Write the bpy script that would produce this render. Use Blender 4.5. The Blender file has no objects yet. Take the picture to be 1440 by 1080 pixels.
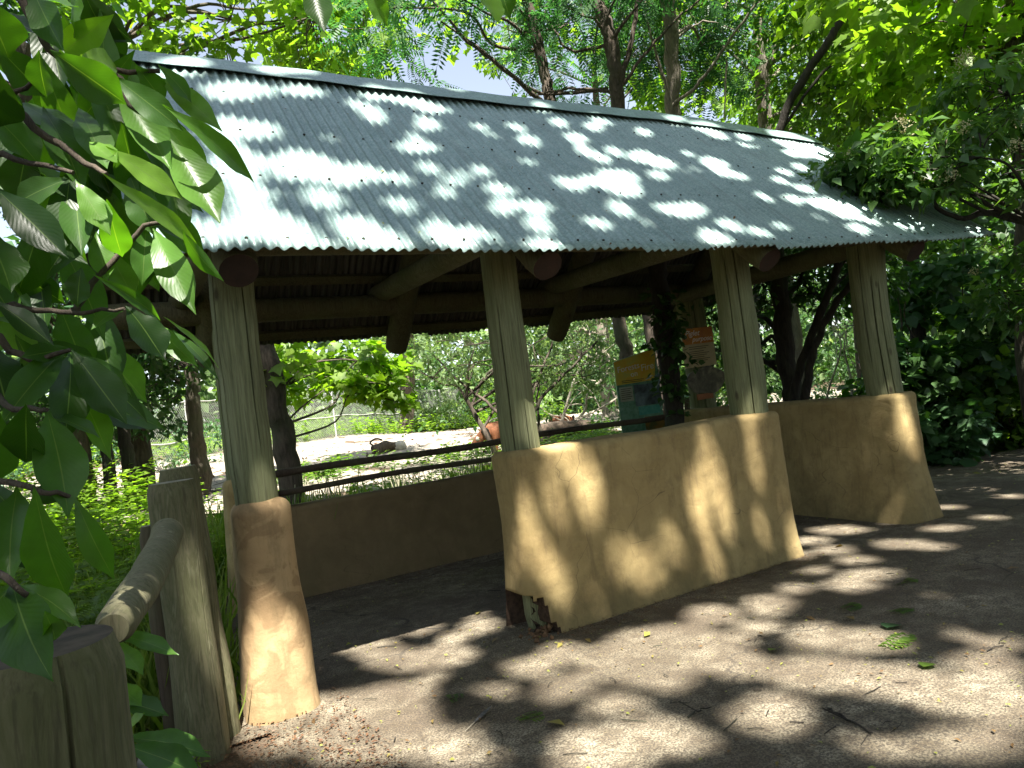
import bpy, math, random
import numpy as np
from mathutils import Vector, Matrix
rnd = random.Random(7); RS = np.random.RandomState(11)
sc = bpy.context.scene; COL = sc.collection
# ------------------------------------------------------------------ camera, world, sun, exposure
CAM_H = 1.5; FPX = 1000.0; YAW, PITCH, ROLL = math.radians(29), math.radians(1.8), math.radians(7.1)
cd = bpy.data.cameras.new('camera'); cam = bpy.data.objects.new('camera', cd); COL.objects.link(cam)
cd.sensor_width = 36; cd.lens = FPX/1440*36; cd.clip_start = 0.05; cd.clip_end = 500
CF = Vector((math.sin(YAW)*math.cos(PITCH), math.cos(YAW)*math.cos(PITCH), math.sin(PITCH)))
R0 = Vector((math.cos(YAW), -math.sin(YAW), 0)); U0 = R0.cross(CF)
CR = R0*math.cos(ROLL) - U0*math.sin(ROLL); CU = U0*math.cos(ROLL) + R0*math.sin(ROLL)
cam.matrix_world = Matrix(((CR.x, CU.x, -CF.x, 0), (CR.y, CU.y, -CF.y, 0), (CR.z, CU.z, -CF.z, CAM_H), (0, 0, 0, 1)))
sc.camera = cam
SUN = Vector((-0.13, -0.45, 0.885)).normalized()
w = bpy.data.worlds.new('World'); sc.world = w; w.use_nodes = True
nt = w.node_tree; bg = nt.nodes['Background']; sky = nt.nodes.new('ShaderNodeTexSky')
sky.sky_type = 'NISHITA'; sky.sun_disc = False; sky.dust_density = 1.6; sky.ozone_density = 1.0
sky.sun_elevation = math.asin(SUN.z); sky.sun_rotation = math.atan2(SUN.x, SUN.y)
hs = nt.nodes.new('ShaderNodeHueSaturation'); hs.inputs['Saturation'].default_value = .6; hs.inputs['Value'].default_value = 1.35
nt.links.new(sky.outputs[0], hs.inputs['Color']); nt.links.new(hs.outputs[0], bg.inputs[0]); bg.inputs[1].default_value = 0.05
ld = bpy.data.lights.new('sun', 'SUN'); ld.energy = 5.0; ld.angle = math.radians(0.6); ld.color = (1, .95, .86)
lo = bpy.data.objects.new('sun', ld); COL.objects.link(lo); lo.rotation_euler = SUN.to_track_quat('Z', 'Y').to_euler()
sc.view_settings.view_transform = 'Standard'; sc.view_settings.look = 'None'
sc.view_settings.exposure = 2.25; sc.view_settings.gamma = 1
cy = sc.cycles; cy.max_bounces = 7; cy.diffuse_bounces = 4; cy.transmission_bounces = 5; cy.glossy_bounces = 2
cy.use_denoising = True; cy.sample_clamp_indirect = 8; cy.caustics_reflective = False; cy.caustics_refractive = False

O = np.array([0, 0, CAM_H])
def ray(px, py):
    d = CF*FPX + CR*(px-720) - CU*(py-540); d.normalize(); return np.array(d)
def at(px, py, d): return O + ray(px, py)*d
def hitz(px, py, z=0.0):
    r = ray(px, py); return O + r*((z-O[2])/r[2])
# ------------------------------------------------------------------ terrain
def tz(x, y):
    x = np.asarray(x, float); y = np.asarray(y, float)
    s = np.clip((y-8.2)/5.0, 0, 1); s = s*s*(3-2*s)
    h = .55*s + .03*np.clip(y-13, 0, 60)*np.clip((9-x)/6+1, 0.2, 1)
    l = np.clip((x-9.5)/4, 0, 1)*np.clip((8-y)/4, 0, 1)*0
    n = .05*np.sin(x*.9+1.3)*np.sin(y*.7)+.03*np.sin(x*2.3+y*1.7)
    off = np.clip((y-7.6)/2, 0, 1)
    off = np.maximum(off, np.clip((-.6-x)/1.5, 0, 1))
    return h+l+n*off - .12*np.clip((-.3-x)/1.0, 0, 1)*np.clip((8-y)/2, 0, 1)
# ------------------------------------------------------------------ materials
class NT:
    def __init__(s, name):
        s.m = bpy.data.materials.new(name); s.m.use_nodes = True; s.t = s.m.node_tree; s.n = s.t.nodes
        s.b = s.n['Principled BSDF']; s.out = s.n['Material Output']
        s.tc = s.n.new('ShaderNodeTexCoord')
    def l(s, a, b): s.t.links.new(a, b)
    def mapping(s, scale=(1, 1, 1), src='Object'):
        m = s.n.new('ShaderNodeMapping'); m.inputs['Scale'].default_value = scale; s.l(s.tc.outputs[src], m.inputs[0]); return m.outputs[0]
    def noise(s, scale, detail=5, rough=.6, vec=None, dist=0):
        n = s.n.new('ShaderNodeTexNoise'); n.inputs['Scale'].default_value = scale; n.inputs['Detail'].default_value = detail
        n.inputs['Roughness'].default_value = rough; n.inputs['Distortion'].default_value = dist
        s.l(vec if vec is not None else s.tc.outputs['Object'], n.inputs['Vector']); return n.outputs[0]
    def vor(s, scale, feature='F1', vec=None, out=0):
        n = s.n.new('ShaderNodeTexVoronoi'); n.inputs['Scale'].default_value = scale; n.feature = feature
        s.l(vec if vec is not None else s.tc.outputs['Object'], n.inputs['Vector']); return n.outputs[out]
    def ramp(s, f, stops):
        r = s.n.new('ShaderNodeValToRGB'); e = r.color_ramp.elements
        while len(e) < len(stops): e.new(.5)
        for i, (p, c) in enumerate(stops):
            e[i].position = p; e[i].color = (c, c, c, 1) if isinstance(c, (int, float)) else (*c, 1)
        s.l(f, r.inputs[0]); return r.outputs[0]
    def mix(s, f, a, b, typ='MIX'):
        m = s.n.new('ShaderNodeMix'); m.data_type = 'RGBA'; m.blend_type = typ
        for i, v in ((0, f), (6, a), (7, b)):
            if isinstance(v, (int, float)): m.inputs[i].default_value = v if i == 0 else (v, v, v, 1)
            elif isinstance(v, tuple): m.inputs[i].default_value = (*v, 1)
            else: s.l(v, m.inputs[i])
        return m.outputs[2]
    def attr(s, name):
        a = s.n.new('ShaderNodeAttribute'); a.attribute_name = name; return a.outputs['Fac']
    def sep(s, i, src='Object'):
        a = s.n.new('ShaderNodeSeparateXYZ'); s.l(s.tc.outputs[src], a.inputs[0]); return a.outputs[i]
    def math(s, op, a, b=0.0):
        m = s.n.new('ShaderNodeMath'); m.operation = op
        for i, v in enumerate((a, b)):
            if isinstance(v, (int, float)): m.inputs[i].default_value = v
            else: s.l(v, m.inputs[i])
        return m.outputs[0]
    def col(s, c):
        if isinstance(c, tuple): s.b.inputs['Base Color'].default_value = (*c, 1)
        else: s.l(c, s.b.inputs['Base Color'])
        return s
    def set(s, **k):
        for a, v in k.items():
            i = s.b.inputs[a.replace('_', ' ').title() if a != 'ior' else 'IOR']
            if isinstance(v, (int, float)): i.default_value = v
            else: s.l(v, i)
        return s
    def bump(s, h, strength=.3, dist=.02):
        b = s.n.new('ShaderNodeBump'); b.inputs['Strength'].default_value = strength; b.inputs['Distance'].default_value = dist
        s.l(h, b.inputs['Height']); s.l(b.outputs[0], s.b.inputs['Normal']); return s

def leaf_mat(name, cols, trans=.45, rough=.45, tcol=None, gloss=.35):
    """cols: dark..light stops by the per-leaf attribute; translucency gives the backlit glow"""
    n = NT(name); a = n.attr('rnd')
    c = n.ramp(a, [(i/(len(cols)-1), q) for i, q in enumerate(cols)])
    v = n.noise(14, 2); c = n.mix(n.ramp(v, [(.35, 0.0), (.65, .35)]), c, (cols[0][0]*.7, cols[0][1]*.7, cols[0][2]*.6))
    n.col(c).set(roughness=rough); n.b.inputs['Specular IOR Level'].default_value = gloss
    tr = n.n.new('ShaderNodeBsdfTranslucent'); 
    tc = n.mix(1.0, c, tcol or (1.9, 2.1, .5), 'MULTIPLY'); n.l(tc, tr.inputs[0])
    ms = n.n.new('ShaderNodeMixShader'); ms.inputs[0].default_value = trans
    n.l(n.b.outputs[0], ms.inputs[1]); n.l(tr.outputs[0], ms.inputs[2]); n.l(ms.outputs[0], n.out.inputs[0])
    return n.m
M = {}
M['leaf_maple'] = leaf_mat('leaf_maple', [(.05, .11, .02), (.09, .17, .03), (.14, .23, .04)], .5)
M['leaf_bright'] = leaf_mat('leaf_bright', [(.08, .15, .02), (.14, .24, .03), (.2, .3, .04)], .55)
M['leaf_pinnate'] = leaf_mat('leaf_pinnate', [(.03, .09, .035), (.05, .13, .05), (.08, .17, .05)], .45, tcol=(1.3, 1.8, .8))
M['leaf_sunwash'] = leaf_mat('leaf_sunwash', [(.09, .15, .06), (.16, .24, .1), (.26, .33, .17)], .5, .3, tcol=(1.5, 1.6, .8), gloss=.6)  # paler stops put sunlit glare and washed distance into the leaf colour
M['leaf_flowering'] = leaf_mat('leaf_flowering', [(.04, .1, .035), (.08, .16, .045), (.13, .22, .07)], .45, .35, gloss=.5)
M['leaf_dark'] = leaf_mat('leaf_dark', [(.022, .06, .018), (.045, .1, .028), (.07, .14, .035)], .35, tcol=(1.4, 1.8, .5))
M['leaf_cool'] = leaf_mat('leaf_cool', [(.035, .09, .04), (.06, .13, .055), (.1, .18, .07)], .35, tcol=(1.3, 1.7, .6))
M['grass'] = leaf_mat('grass', [(.07, .13, .02), (.14, .22, .04), (.25, .3, .09)], .4)
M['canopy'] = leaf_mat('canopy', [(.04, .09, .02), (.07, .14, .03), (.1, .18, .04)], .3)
M['flower'] = leaf_mat('flower', [(.45, .42, .22), (.55, .5, .3), (.65, .6, .4)], .3, tcol=(1.1, 1.1, .8))
M['litter'] = leaf_mat('litter', [(.1, .06, .03), (.2, .12, .05), (.28, .3, .06), (.3, .36, .07)], .2, tcol=(1.1, 1.1, .5))
M['mulch'] = leaf_mat('mulch', [(.05, .025, .015), (.11, .055, .03), (.18, .1, .055)], .05)
# big foreground leaves: veins from the leaf's own uv
def bigleaf():
    n = NT('leaf_pawpaw'); a = n.attr('rnd')
    c = n.ramp(a, [(0, (.02, .055, .011)), (.45, (.06, .15, .024)), (.75, (.1, .22, .035)), (1, (.17, .31, .045))])
    uv = n.n.new('ShaderNodeUVMap'); sp = n.n.new('ShaderNodeSeparateXYZ'); n.l(uv.outputs[0], sp.inputs[0])
    ax = n.math('ABSOLUTE', n.math('SUBTRACT', sp.outputs[0], .5))
    ph = n.math('SUBTRACT', n.math('MULTIPLY', sp.outputs[1], 17.0), n.math('MULTIPLY', ax, 9.0))
    fr = n.math('FRACT', ph); vein = n.math('ABSOLUTE', n.math('SUBTRACT', fr, .5))
    vm = n.ramp(vein, [(0.0, 1.0), (.06, .0)]); mid = n.ramp(ax, [(0.0, 1.0), (.022, 0.0)])
    allv = n.math('MAXIMUM', n.math('MULTIPLY', vm, .09), mid)
    c = n.mix(allv, c, (.16, .25, .07)); c = n.mix(n.ramp(n.noise(30, 3), [(.4, 0.0), (.7, .3)]), c, (.03, .06, .012))
    n.col(c).set(roughness=.36); n.b.inputs['Specular IOR Level'].default_value = .4
    n.bump(n.math('SUBTRACT', n.math('MULTIPLY', n.ramp(vein, [(0, 0.0), (.5, 1.0)]), 1.0), mid), .06, .003)
    tr = n.n.new('ShaderNodeBsdfTranslucent'); n.l(n.mix(1.0, c, (2.2, 2.5, .35), 'MULTIPLY'), tr.inputs[0])
    ms = n.n.new('ShaderNodeMixShader'); ms.inputs[0].default_value = .42
    n.l(n.b.outputs[0], ms.inputs[1]); n.l(tr.outputs[0], ms.inputs[2]); n.l(ms.outputs[0], n.out.inputs[0]); return n.m
M['pawpaw'] = bigleaf()
def bark(name, dark, light, sc_=1.0):
    n = NT(name); v = n.mapping((6*sc_, 6*sc_, 1.1*sc_)); f = n.noise(4, 8, .65, v, .6)
    c = n.ramp(f, [(.3, dark), (.7, light)]); c = n.mix(n.ramp(n.noise(1.7, 4), [(.5, 0.0), (.75, .5)]), c, (.06, .085, .04))
    n.col(c).set(roughness=.95).bump(f, .9, .03); return n.m
M['bark'] = bark('bark', (.03, .024, .018), (.13, .1, .075))
M['bark_light'] = bark('bark_light', (.12, .1, .08), (.32, .28, .22))
M['bark_dark'] = bark('bark_dark', (.012, .01, .008), (.045, .037, .028))
M['deadwood'] = bark('deadwood', (.25, .21, .16), (.5, .45, .36))
def wood(name, a, b, dark, knots=True):
    n = NT(name); v = n.mapping((9, 9, .55)); f = n.noise(3, 7, .6, v, 1.1)
    c = n.ramp(f, [(.25, a), (.75, b)])
    fine = n.noise(22, 4, .7, n.mapping((4, 4, .12))); c = n.mix(n.ramp(fine, [(.45, 0.0), (.65, .65)]), c, dark)
    k = n.vor(2.4, vec=n.mapping((2.2, 2.2, 1.0))); c = n.mix(n.ramp(k, [(.05, .85), (.12, 0.0)]), c, (.045, .03, .02))
    big = n.noise(2.2, 3); c = n.mix(n.ramp(big, [(.42, 0.0), (.7, .4)]), c, (.18, .2, .09))
    n.col(c).set(roughness=.85).bump(n.math('ADD', f, fine), .45, .008); return n.m
M['post'] = wood('post_wood', (.14, .155, .075), (.29, .3, .165), (.055, .055, .028))
n = NT('post_weathered'); v = n.mapping((5, 5, .9)); f = n.noise(2.2, 7, .6, v, 2.6)
c = n.ramp(f, [(.28, (.07, .063, .033)), (.45, (.18, .165, .095)), (.55, (.115, .112, .055)), (.72, (.27, .255, .16))]); c = n.mix(n.ramp(n.noise(2.6, 4), [(.45, 0.0), (.65, .6)]), c, (.075, .085, .03))
c = n.mix(n.ramp(n.noise(20, 4, .7, n.mapping((4, 4, .25))), [(.5, 0.0), (.7, .6)]), c, (.04, .035, .02)); n.col(c).set(roughness=.9).bump(f, .6, .012); M['post_grey'] = n.m
M['beam'] = wood('beam_wood', (.085, .078, .04), (.15, .138, .075), (.035, .03, .016))
M['endgrain'] = NT('endgrain'); _n = M['endgrain']
_c = _n.ramp(_n.noise(9, 5), [(.3, (.02, .012, .008)), (.7, (.045, .022, .015))]); _n.col(_c).set(roughness=.9).bump(_n.noise(40, 4), .3, .01); M['endgrain'] = _n.m
M['cut_grey'] = NT('cut_wood'); _n = M['cut_grey']; _n.col(_n.ramp(_n.noise(18, 6), [(.3, (.2, .19, .14)), (.7, (.4, .38, .3))])).set(roughness=.95); M['cut_grey'] = _n.m
M['rail'] = wood('rail_wood', (.06, .04, .03), (.1, .07, .05), (.03, .02, .015))
def stucco(name, a, b, c2):
    n = NT(name); f = n.noise(2.6, 6, .6, None, .8); c = n.ramp(f, [(.3, a), (.7, b)])
    p = n.noise(5.5, 3, .5, None, 1.1); c = n.mix(n.ramp(p, [(.5, 0.0), (.56, .5 if 'patched' in name else .16)]), c, c2)
    st = n.noise(3, 6, .7, n.mapping((5, 5, .7))); c = n.mix(n.ramp(st, [(.52, 0.0), (.72, .55)]), c, (.16, .115, .055))
    mo = n.noise(9, 6, .75); c = n.mix(n.ramp(mo, [(.35, .4), (.5, 0.0)]), c, (.2, .14, .065))
    z = n.sep(2); g = n.math('MULTIPLY', n.ramp(z, [(0.0, 1.0), (.12, .8), (.6, 0.0)]), n.ramp(n.noise(3.3, 6, .7), [(.3, 0.0), (.6, .9)]))
    c = n.mix(n.math('MULTIPLY', g, .7), c, (.12, .1, .045))
    cr = n.vor(2.1, 'DISTANCE_TO_EDGE', n.mix(.25, n.tc.outputs['Object'], n.n.new('ShaderNodeTexNoise').outputs[1]))
    hair = n.math('MULTIPLY', n.ramp(cr, [(0.0, 1.0), (.004, 0.0)]), n.ramp(n.noise(1.9, 2), [(.52, 0.0), (.6, .7)]))
    c = n.mix(hair, c, (.07, .05, .03))
    spk = n.noise(60, 4, .7); c = n.mix(n.ramp(spk, [(.6, 0.0), (.75, .35)]), c, (.18, .12, .06))
    n.col(c).set(roughness=.9)
    n.bump(n.math('ADD', n.math('MULTIPLY', p, .8), n.math('MULTIPLY', spk, .25)), .5, .018); return n.m
M['stucco'] = stucco('cob_plaster', (.3, .215, .09), (.45, .34, .155), (.21, .145, .06))
M['stucco_col'] = stucco('cob_plaster_patched', (.38, .25, .125), (.52, .36, .19), (.22, .135, .065))
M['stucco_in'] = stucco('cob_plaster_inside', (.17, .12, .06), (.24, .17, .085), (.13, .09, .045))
n = NT('galvanized')
sp = n.vor(85, out=1); s1 = n.n.new('ShaderNodeSeparateColor'); n.l(sp, s1.inputs[0])
base = n.ramp(n.noise(3.2, 5), [(.3, (.155, .25, .235)), (.7, (.24, .35, .33))])
base = n.mix(n.ramp(s1.outputs[0], [(0, 0.0), (1, .4)]), base, (.48, .58, .57))
st = n.noise(5, 6, .7, n.mapping((7, .45, .45))); base = n.mix(n.ramp(st, [(.5, 0.0), (.72, .5)]), base, (.17, .2, .18))
sp2 = n.noise(55, 2); base = n.mix(n.ramp(sp2, [(.68, 0.0), (.74, .5)]), base, (.12, .11, .08))
n.col(base).set(roughness=n.ramp(s1.outputs[1], [(0, .38), (1, .62)]), metallic=.35).bump(n.noise(120, 2), .08, .004); M['metal'] = n.m
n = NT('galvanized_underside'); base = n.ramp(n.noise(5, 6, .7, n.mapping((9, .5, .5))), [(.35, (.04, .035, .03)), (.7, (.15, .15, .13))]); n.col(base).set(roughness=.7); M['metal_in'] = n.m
n = NT('path_surface')
c = n.ramp(n.noise(1.1, 6, .6, None, .5), [(.3, (.125, .103, .067)), (.5, (.27, .23, .16)), (.7, (.44, .385, .28))])
c = n.mix(n.ramp(n.noise(.9, 5, .65, n.mapping((1.3, 1, 1))), [(.48, 0.0), (.62, .75)]), c, (.1, .07, .045))
c = n.mix(n.ramp(n.noise(7, 6, .75), [(.42, .75), (.58, 0.0)]), c, (.1, .075, .045))
gr = n.noise(95, 3, .7); c = n.mix(n.ramp(gr, [(.42, .85), (.58, 0.0)]), c, (.05, .04, .03))
c = n.mix(n.ramp(n.vor(70), [(.0, .6), (.22, 0.0)]), c, (.42, .35, .25))
ck = n.vor(.8, 'DISTANCE_TO_EDGE', n.mix(.3, n.tc.outputs['Object'], n.n.new('ShaderNodeTexNoise').outputs[1]))
c = n.mix(n.math('MULTIPLY', n.ramp(ck, [(0, 1.0), (.008, 0.0)]), n.ramp(n.noise(.7, 2), [(.45, 0.0), (.55, .85)])), c, (.03, .025, .02))
n.col(c).set(roughness=.95).bump(n.math('ADD', gr, n.math('MULTIPLY', n.noise(14, 5), 1.6)), .9, .015); M['path'] = n.m
n = NT('soil')
c = n.ramp(n.noise(1.7, 7, .7), [(.3, (.05, .036, .022)), (.7, (.13, .095, .06))])
c = n.mix(n.ramp(n.vor(45, vec=n.mapping((1, 2.2, 1))), [(.1, .6), (.4, 0.0)]), c, (.19, .1, .055)); g = n.noise(60, 4)
n.col(c).set(roughness=1.0).bump(g, 1.0, .03); M['soil'] = n.m
n = NT('yard_soil'); g = n.noise(30, 6, .7)
c = n.ramp(n.noise(.8, 6, .7), [(.3, (.25, .215, .17)), (.7, (.38, .34, .28))]); c = n.mix(n.ramp(g, [(.35, .5), (.55, 0.0)]), c, (.15, .12, .09))
n.col(c).set(roughness=1.0).bump(g, .8, .03); M['yard'] = n.m
def plain(name, c, rough=.8, metal=0.0, var=.25, sc_=8):
    n = NT(name); d = tuple(x*(1-var) for x in c); n.col(n.ramp(n.noise(sc_, 4), [(.35, d), (.65, c)])).set(roughness=rough, metallic=metal); return n.m
M['core'] = plain('earth_core', (.075, .045, .028), 1.0, var=.6, sc_=30)
M['wire'] = plain('fence_wire', (.5, .5, .48), .5, .3)
M['rock'] = plain('rock', (.42, .4, .36), .95); M['hog'] = plain('hog_hair', (.22, .08, .03), .8, var=.35, sc_=25)
M['hogblack'] = plain('hog_dark', (.03, .025, .02)); M['hogwhite'] = plain('hog_white', (.6, .57, .5))
M['brushwood'] = plain('brushwood', (.09, .065, .045), 1.0, var=.6, sc_=20)
# ------------------------------------------------------------------ mesh helpers
def tag(o, label=None, cat=None, group=None, kind=None):
    for k, v in (('label', label), ('category', cat), ('group', group), ('kind', kind)):
        if v: o[k] = v
    return o
def empty(name, loc=(0, 0, 0), **k):
    o = bpy.data.objects.new(name, None); COL.objects.link(o); o.location = loc; return tag(o, **k)
def link(name, me, mat, parent=None, smooth=True, **k):
    o = bpy.data.objects.new(name, me); COL.objects.link(o)
    for m in (mat if isinstance(mat, (list, tuple)) else [mat]): me.materials.append(m)
    if smooth: me.shade_smooth()
    if parent is not None:
        o.parent = parent; o.matrix_parent_inverse = Matrix.Translation(-Vector(parent.location))
    return tag(o, **k)
def nmesh(name, V, F=None, quads=None, attr=None, uv=None):
    """V (n,3); quads (m,k) constant-size faces, or F list"""
    me = bpy.data.meshes.new(name)
    if quads is not None:
        q = np.asarray(quads, np.int32); m, k = q.shape
        me.vertices.add(len(V)); me.vertices.foreach_set('co', np.asarray(V, np.float32).ravel())
        me.loops.add(m*k); me.loops.foreach_set('vertex_index', q.ravel())
        me.polygons.add(m); me.polygons.foreach_set('loop_start', np.arange(0, m*k, k, dtype=np.int32))
        me.polygons.foreach_set('loop_total', np.full(m, k, np.int32)); me.update(calc_edges=True)
    else: me.from_pydata([tuple(v) for v in V], [], F)
    if attr is not None:
        a = me.attributes.new('rnd', 'FLOAT', 'POINT'); a.data.foreach_set('value', np.asarray(attr, np.float32))
    if uv is not None:
        u = me.uv_layers.new(name='UVMap'); idx = np.zeros(len(me.loops), np.int32); me.loops.foreach_get('vertex_index', idx)
        u.data.foreach_set('uv', np.asarray(uv, np.float32)[idx].ravel())
    return me
class Acc:
    def __init__(s): s.V = []; s.F = []; s.n = 0; s.mi = []
    def add(s, V, F, mi=0):
        V = np.asarray(V, float); s.V.append(V); s.F += [tuple(i+s.n for i in f) for f in F]; s.n += len(V); s.mi += [mi]*len(F)
    def mesh(s, name):
        me = nmesh(name, np.concatenate(s.V), F=s.F)
        if any(s.mi): me.polygons.foreach_set('material_index', s.mi)
        return me
def sn(p, seed=0, f=1.0):
    """cheap smooth noise on (n,3), about -1..1"""
    r = np.random.RandomState(seed); out = 0
    for k in range(5):
        d = r.normal(size=3)*f*(1.3**k); out = out+np.sin(p@d+r.rand()*6.28)*(.75**k)
    return out/2.6
def tube(pts, rad, sides=10, cap=True, rough=0.0, seed=0, acc=None, crack=None, capmat=0):
    P = np.asarray(pts, float); n = len(P); r = np.broadcast_to(np.asarray(rad, float), (n,))
    T = np.gradient(P, axis=0); T /= np.linalg.norm(T, axis=1)[:, None]+1e-9
    up = np.array([0, 0, 1.]) if abs(T[0][2]) < .9 else np.array([0, 1., 0])
    A = np.cross(T[0], up); A /= np.linalg.norm(A); V = []
    ang = np.linspace(0, 2*np.pi, sides, endpoint=False)
    if crack:  # densify angles around checks
        ang = np.sort(np.concatenate([ang]+[c[0]+np.array([-.035, -.012, .012, .035]) for c in crack])); sides = len(ang)
    for i in range(n):
        A = A-T[i]*(A@T[i]); A /= np.linalg.norm(A); B = np.cross(T[i], A)
        rr = np.full(sides, r[i])
        if crack:
            for c0, dep, t0, t1 in crack:
                t = i/(n-1)
                if t0 <= t <= t1:
                    rr = np.where(np.abs(ang-c0) < .02, r[i]-dep*min(1, 6*min(t-t0, t1-t)+.15), rr)
        V.append(P[i]+rr[:, None]*(np.cos(ang)[:, None]*A+np.sin(ang)[:, None]*B))
    V = np.concatenate(V)
    if rough: 
        d = V-np.repeat(P, sides, 0); V = V+d*(rough*sn(V, seed, 6)[:, None])
    F = [(i*sides+j, i*sides+(j+1) % sides, (i+1)*sides+(j+1) % sides, (i+1)*sides+j) for i in range(n-1) for j in range(sides)]
    a = acc or Acc(); base = a.n
    a.add(V, F)
    if cap:
        a.V.append(V[:sides]); a.F.append(tuple(range(a.n+sides-1, a.n-1, -1))); a.n += sides; a.mi.append(capmat)
        a.V.append(V[-sides:]); a.F.append(tuple(range(a.n, a.n+sides))); a.n += sides; a.mi.append(capmat)
    return a
def spline(pts, k=6, jit=0.0, seed=0):
    P = np.asarray(pts, float); r = np.random.RandomState(seed)
    Q = np.vstack([2*P[0]-P[1], P, 2*P[-1]-P[-2]]); out = []
    for i in range(1, len(Q)-2):
        for t in np.linspace(0, 1, k, endpoint=False):
            a, b, c, d = Q[i-1:i+3]; out.append(.5*((2*b)+(-a+c)*t+(2*a-5*b+4*c-d)*t*t+(-a+3*b-3*c+d)*t**3))
    out.append(P[-1]); out = np.array(out)
    if jit: out[1:-1] += r.normal(scale=jit, size=(len(out)-2, 3))
    return out
def log(name, p0, p1, r0, r1=None, mat=None, parent=None, crack=None, sides=28, seed=0, rough=.03, capm='cut_grey', n=22, bow=0.0, **k):
    p0, p1 = np.array(p0, float), np.array(p1, float); t = np.linspace(0, 1, n)[:, None]
    P = p0+(p1-p0)*t; r = np.random.RandomState(seed); P = P+np.sin(t*np.pi)*r.normal(size=3)*bow
    R = (r0+((r1 or r0)-r0)*t[:, 0])*(1+.03*np.sin(t[:, 0]*7+seed))
    e = .012; R[0] -= e; R[-1] -= e
    a = tube(P, R, sides, rough=rough, seed=seed, crack=crack, capmat=1)
    o = link(name, a.mesh(name), [mat or M['post'], M[capm]], parent, **k)
    o.data.set_sharp_from_angle(angle=math.radians(40)); return o
def box(a, lo, hi, mi=0):
    x0, y0, z0 = lo; x1, y1, z1 = hi
    a.add([(x0, y0, z0), (x1, y0, z0), (x1, y1, z0), (x0, y1, z0), (x0, y0, z1), (x1, y0, z1), (x1, y1, z1), (x0, y1, z1)],
          [(0, 3, 2, 1), (4, 5, 6, 7), (0, 1, 5, 4), (1, 2, 6, 5), (2, 3, 7, 6), (3, 0, 4, 7)], mi)
# leaf templates: y along the leaf, unit length
T_LEAF = (np.array([(0, 0, 0), (.26, .42, .07), (0, 1, -.12), (-.26, .42, .07), (0, .45, 0)]), np.array([(0, 1, 2, 4), (0, 4, 2, 3)]))
T_WIDE = (np.array([(0, 0, 0), (.3, .18, .05), (.4, .5, .02), (0, 1, -.15), (-.4, .5, .02), (-.3, .18, .05), (0, .3, 0), (0, .65, -.02)]),
          np.array([(0, 1, 6, 0), (1, 2, 7, 6), (2, 3, 7, 7), (0, 6, 5, 5), (6, 7, 4, 5), (7, 3, 4, 4)]))
T_WIDE = (T_WIDE[0], np.array([(0, 1, 2, 7), (7, 2, 3, 4), (0, 7, 4, 5)]))
def maple_t():
    o = [(0, 0), (.12, .05), (.42, -.02), (.34, .2), (.56, .5), (.28, .5), (.2, .62), (0, 1), (-.2, .62), (-.28, .5), (-.56, .5), (-.34, .2), (-.42, -.02), (-.12, .05)]
    V = np.array([(x, y, .1*abs(x)-.1*y*y) for x, y in o]+[(0, .35, 0)]); c = 14
    return V, np.array([(c, 0, 1, 2), (c, 2, 3, 4), (c, 4, 5, 6), (c, 6, 7, 8), (c, 8, 9, 10), (c, 10, 11, 12), (c, 12, 13, 0)])
T_MAPLE = maple_t()
def pinnate_t(n=8, w=.035, l=.26):
    V = []; F = []
    for i in range(n+1):
        y = .12+.8*i/n; z = -.25*y*y
        for s in ((-1, 1) if i < n else (0,)):
            d = np.array([s*.95, .3 if s else 1, -.25]); d /= np.linalg.norm(d); L = l*(1-.45*abs(i/n-.4)); p = np.array([0, y, z]); q = np.array([-d[1], d[0], 0])*w
            b = len(V); V += [p, p+d*L*.5+q, p+d*L, p+d*L*.5-q]; F.append((b, b+1, b+2, b+3))
    b = len(V); V += [(0.006, 0, 0), (.004, .95, -.24), (-.004, .95, -.24), (-.006, 0, 0)]; F.append((b, b+1, b+2, b+3))
    return np.array(V, float), np.array(F)
T_PINN = pinnate_t()
T_FERN = pinnate_t(11, .022, .2)
T_BLADE = (np.array([(-.02, 0, 0), (.02, 0, 0), (.018, .5, .02), (-.018, .5, .02), (.002, 1, .15), (-.002, 1, .15)]), np.array([(0, 1, 2, 3), (3, 2, 4, 5)]))
def frames(d, nrm):
    """rotation matrices with y = d, z ~ nrm"""
    d = d/np.linalg.norm(d, axis=1)[:, None]; x = np.cross(d, nrm); x /= np.linalg.norm(x, axis=1)[:, None]+1e-9
    z = np.cross(x, d); return np.stack([x, d, z], axis=2)
def leaves(name, T, pos, d, nrm, size, rv=None):
    tv, tf = T; n = len(pos); k = len(tv); R = frames(d, nrm)
    V = np.einsum('nij,kj->nki', R, tv)*size[:, None, None]+pos[:, None, :]
    F = (tf[None]+(np.arange(n)*k)[:, None, None]).reshape(-1, tf.shape[1])
    rv = RS.rand(n) if rv is None else rv
    return nmesh(name, V.reshape(-1, 3), quads=F, attr=np.repeat(rv, k))
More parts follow.
